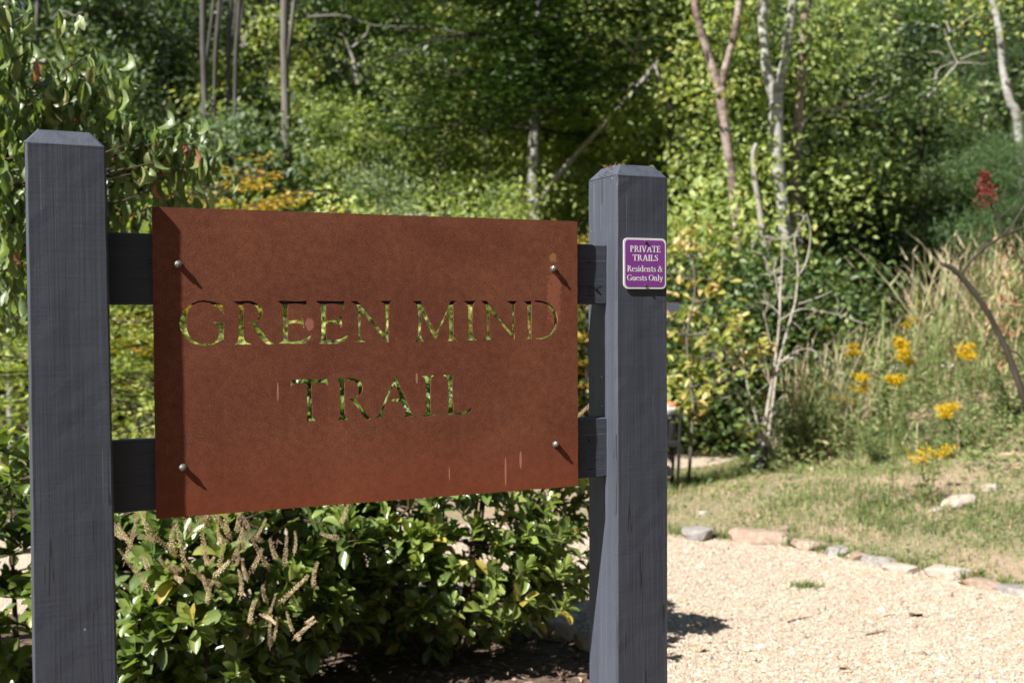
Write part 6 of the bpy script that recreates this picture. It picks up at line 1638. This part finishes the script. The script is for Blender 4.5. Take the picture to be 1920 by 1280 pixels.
for i, (px, py, s, lb) in enumerate([(1530, 712, 1.0, 'goldenrod in flower at the near end of the bank behind the bare sapling'), (1585, 735, .95, 'goldenrod in flower between the tall grass and the pale mullein'), (1620, 700, .7, 'small goldenrod in flower just left of the mullein stalk'),
    (1710, 592, .8, 'highest yellow goldenrod on the bank above the mullein'), (1695, 650, .8, 'goldenrod just right of the mullein stalk halfway up'), (1675, 697, .7, 'goldenrod touching the mullein stalk low down'),
    (1822, 642, .85, 'goldenrod beside the dark sumac stem'), (1775, 750, .9, 'goldenrod with a wide drooping head in the open part of the bank'), (1738, 832, 1.5, 'largest and brightest goldenrod low on the bank near the lawn'),
    (1363, 818, .7, 'yellow flowers at the far path left of the black tube'), (1393, 835, .55, 'low yellow flowers touching the black tube'), (1342, 838, .4, 'tiny yellow flowers at the end of the far path'), (1690, 630, .6, 'thin goldenrod behind the mullein'), (1600, 640, .5, 'faint goldenrod among the tall straw grass'), (1718, 560, .5, 'thin goldenrod high among the straw grass')]):
    Y = {9: 12.1, 10: 11.6, 11: 12.3}.get(i); s *= .66
    if Y is None:
        # find where on the bank a plant of this height shows its head at that pixel
        for Y in np.linspace(7.5, 14, 300):
            q_ = W(px, py, Y)
            if q_[2] - float(terrain(q_[0], q_[1])) < (.95 if i in (2, 3, 4, 5, 6, 12, 13, 14) else .85 * s): break
    q_ = W(px, py, Y); zg = float(terrain(q_[0], q_[1]))
    o = thing('goldenrod', lb, 'flower', (q_[0], q_[1], zg - .01), 'goldenrod plants in flower')
    gm_ = goldenrod_mesh(60 + i, max(.2, q_[2] - zg), s)
    o.rotation_euler = (0, 0, i * 1.9)
    link('stems', gm_[0], o); link('flower_head', gm_[1], o).__setitem__('kind', 'stuff')
# leafy green bushes at the near end of the bank
for i, (px, Y, s, lb) in enumerate([(1500, 9.9, .85, 'dark green leafy clump of weeds just right of the black tube'), (1560, 10.2, .8, 'leafy clump of weeds below the first goldenrods'), (1465, 10.9, .8, 'leafy clump of weeds behind the bare sapling'), (1900, 9.2, .7, 'dense leafy clump of weeds under the sumac stem'), (1640, 9.2, .45, 'low leafy clump of weeds left of the mullein leaves')]):
    a = Acc(); b = Acc(); rr3 = np.random.default_rng(90 + i)
    for k in range(26):
        az = rr3.uniform(0, 6.28); l = rr3.uniform(.35, .85); tip = np.array([math.cos(az) * l * .5, math.sin(az) * l * .5, l])
        tube(a, [(0, 0, 0), tip * np.array([.4, .4, .55]), tip], [.006, .004, .002], 4)
        n = 46; t_ = rr3.random((n, 1)) ** .7
        leaf_cards(b, tip * np.hstack([t_, t_, t_]) + rr3.normal(0, .03, (n, 3)) + np.array([0, 0, .03]), rr3.normal(0, .7, (n, 3)) + np.array([0, 0, .4]), rr3.normal(0, .5, (n, 3)) + np.array([-.3, -.3, .7]), rr3.uniform(.045, .09, n), rr3.uniform(.014, .024, n), KITE, np.clip(rr3.normal(.22, .16, n), 0, 1))
    x = at(px, Y)
    o = thing('weed_clump', lb, 'plant', (x, Y, float(terrain(x, Y)) - .02)); o.scale = (s, s, s)
    link('stems', a.build('stems', M['stem']), o); link('foliage', b.build('foliage', M['weed']), o)
# white asters
rr = np.random.default_rng(4)
for i, (px, py, lb) in enumerate([(1655, 640, 'spray of small white flowers behind the mullein stalk'), (1588, 712, 'little white flower head beside the goldenrod in the straw grass'), (1800, 652, 'small white flower beside the goldenrod near the sumac stem'), (1780, 680, 'white flower lower than the one near the sumac stem'), (1680, 690, 'tiny white flower right of the mullein stalk')]):
    for Y in np.linspace(7.5, 14, 300):
        q_ = W(px, py, Y)
        if q_[2] - float(terrain(q_[0], q_[1])) < .5: break
    zg = float(terrain(q_[0], q_[1])); base_ = np.array([q_[0], q_[1], zg])
    o = thing('white_aster', lb, 'flower', base_, 'white wild flowers on the bank')
    a = Acc(); tube(a, [(0, 0, 0), (.01, .01, .25), q_ - base_], [.004, .003, .002], 4, .3); link('stems', a.build('stems', M['weed']), o)
    f_ = Acc(); n = 60 if i == 0 else 18
    leaf_cards(f_, (q_ - base_) + rr.normal(0, 1, (n, 3)) * (np.array([.09, .05, .06]) if i == 0 else np.array([.025, .025, .025])), rr.normal(0, 1, (n, 3)), rr.normal(0, .5, (n, 3)) + np.array([0, -.5, .7]), .02, .018, KITE, .5)
    kind(link('flower_head', f_.build('flower_head', M['whiteflower']), o), 'stuff')

# mullein
for Y in np.linspace(7.5, 13, 300):
    q_ = W(1655, 822, Y)
    if q_[2] < float(terrain(q_[0], q_[1])): break
mo = thing('mullein', 'pale felted mullein with one tall upright stalk on the bank', 'plant', q_); mY = float(q_[1])
st = Acc(); top = W(1656, 562, mY) - q_
tube(st, spline([(0, 0, -.05), top * .3 + np.array([-.01, 0, 0]), top * .6, top], 14), np.linspace(.016, .009, 14), 7, .7)
n = 260; t = .45 + .55 * rr.random(n); a = rr.uniform(0, 6.28, n)
leaf_cards(st, top * t[:, None] + np.column_stack([np.cos(a), np.sin(a), np.zeros(n)]) * .008, np.column_stack([np.cos(a), np.sin(a), np.full(n, .9)]), np.tile([0, 0, 1.0], (n, 1)), rr.uniform(.018, .035, n), .014, KITE, rr.uniform(.5, 1, n))
link('stalk', st.build('stalk', M['mullein'], True), mo)
for i in range(22):
    lf = Acc(); a = i * 2.4; h_ = .0 if i < 9 else (i - 8) * .035
    L_ = rr.uniform(.17, .24) if i < 9 else .20 - .008 * (i - 9)
    d = np.array([math.cos(a), math.sin(a), .35 if i < 9 else .8])
    leaf_cards(lf, [top * (h_ / max(top[2], .1))], [d], [[-d[0] * .4, -d[1] * .4, 1.0]], max(.06, L_), max(.06, L_) * .5, leaf_template(EL, EW, 1.5 if i < 9 else .9, .3, .1, .05), rr.uniform(.2, .9))
    link('leaf', lf.build('leaf', M['mullein'], True), mo)

# sumac at the right edge
sY = 8.2
so = np.array([*W(1960, 800, sY)[:2], 0]); so[2] = float(terrain(so[0], so[1])) - .05
s_lines = [((so, W(1945, 800, sY), W(1920, 745, sY), W(1885, 650, sY), W(1845, 575, sY), W(1808, 525, sY), W(1785, 503, sY), W(1768, 495, sY)), .034, .017),
 ((W(1801, 517, sY), W(1812, 500, sY), W(1840, 470, sY), W(1880, 443, sY), W(1925, 425, sY), W(1980, 415, sY)), .013, .010),
 ((W(1880, 443, sY), W(1900, 420, sY), W(1922, 385, sY)), .010, .008), ((W(1880, 443, sY), W(1872, 410, sY), W(1858, 385, sY), W(1848, 350, sY)), .011, .007),
 ((W(1888, 655, sY), W(1910, 665, sY), W(1930, 700, sY)), .010, .006), ((W(1872, 410, sY), W(1890, 395, sY), W(1912, 380, sY)), .008, .004), ((W(1840, 470, sY), W(1852, 448, sY), W(1850, 430, sY)), .006, .003),
 ((W(1866, 620, sY), W(1850, 640, sY), W(1846, 665, sY)), .007, .003), ((W(1900, 430, sY), W(1905, 470, sY), W(1925, 500, sY)), .008, .004), ((W(1830, 552, sY), W(1850, 548, sY), W(1862, 530, sY)), .006, .003),
 ((W(1858, 385, sY), W(1875, 372, sY), W(1890, 350, sY)), .006, .003), ((W(1852, 375, sY), W(1836, 366, sY), W(1828, 372, sY)), .005, .003)]
su = limb_tree('sumac', 'sumac with dark arching stem and one red seed head at the picture edge', 'shrub', so, s_lines, 'darkbark')
rd = Acc(); n = 300
t = rr.random(n); ax0, ax1 = W(1850, 385, sY), W(1846, 322, sY)
P = ax0 + (ax1 - ax0) * t[:, None] + rr.normal(0, 1, (n, 3)) * (np.array([.042, .042, .02]) * (1.1 - .8 * t)[:, None])
leaf_cards(rd, P - so, rr.normal(0, .6, (n, 3)) + np.array([0, 0, -.3]), rr.normal(0, 1, (n, 3)), rr.uniform(.02, .04, n), .016, KITE, rr.random(n))
link('seed_head', rd.build('seed_head', M['red']), su)
wl = Acc(); sprays(wl, [W(px, py, sY + .3) for px, py in ((1880, 470), (1885, 520), (1878, 560), (1905, 560), (1900, 500), (1870, 600), (1895, 610), (1875, 660))], 12, 16, np.array([.05, .05, .07]), .09, 'droop', .96, .3)
wm_ = wl.build('withered_leaves', M['weed']); wm_.transform(Matrix.Translation(tuple(-so))); kind(link('withered_leaves', wm_, su), 'stuff')
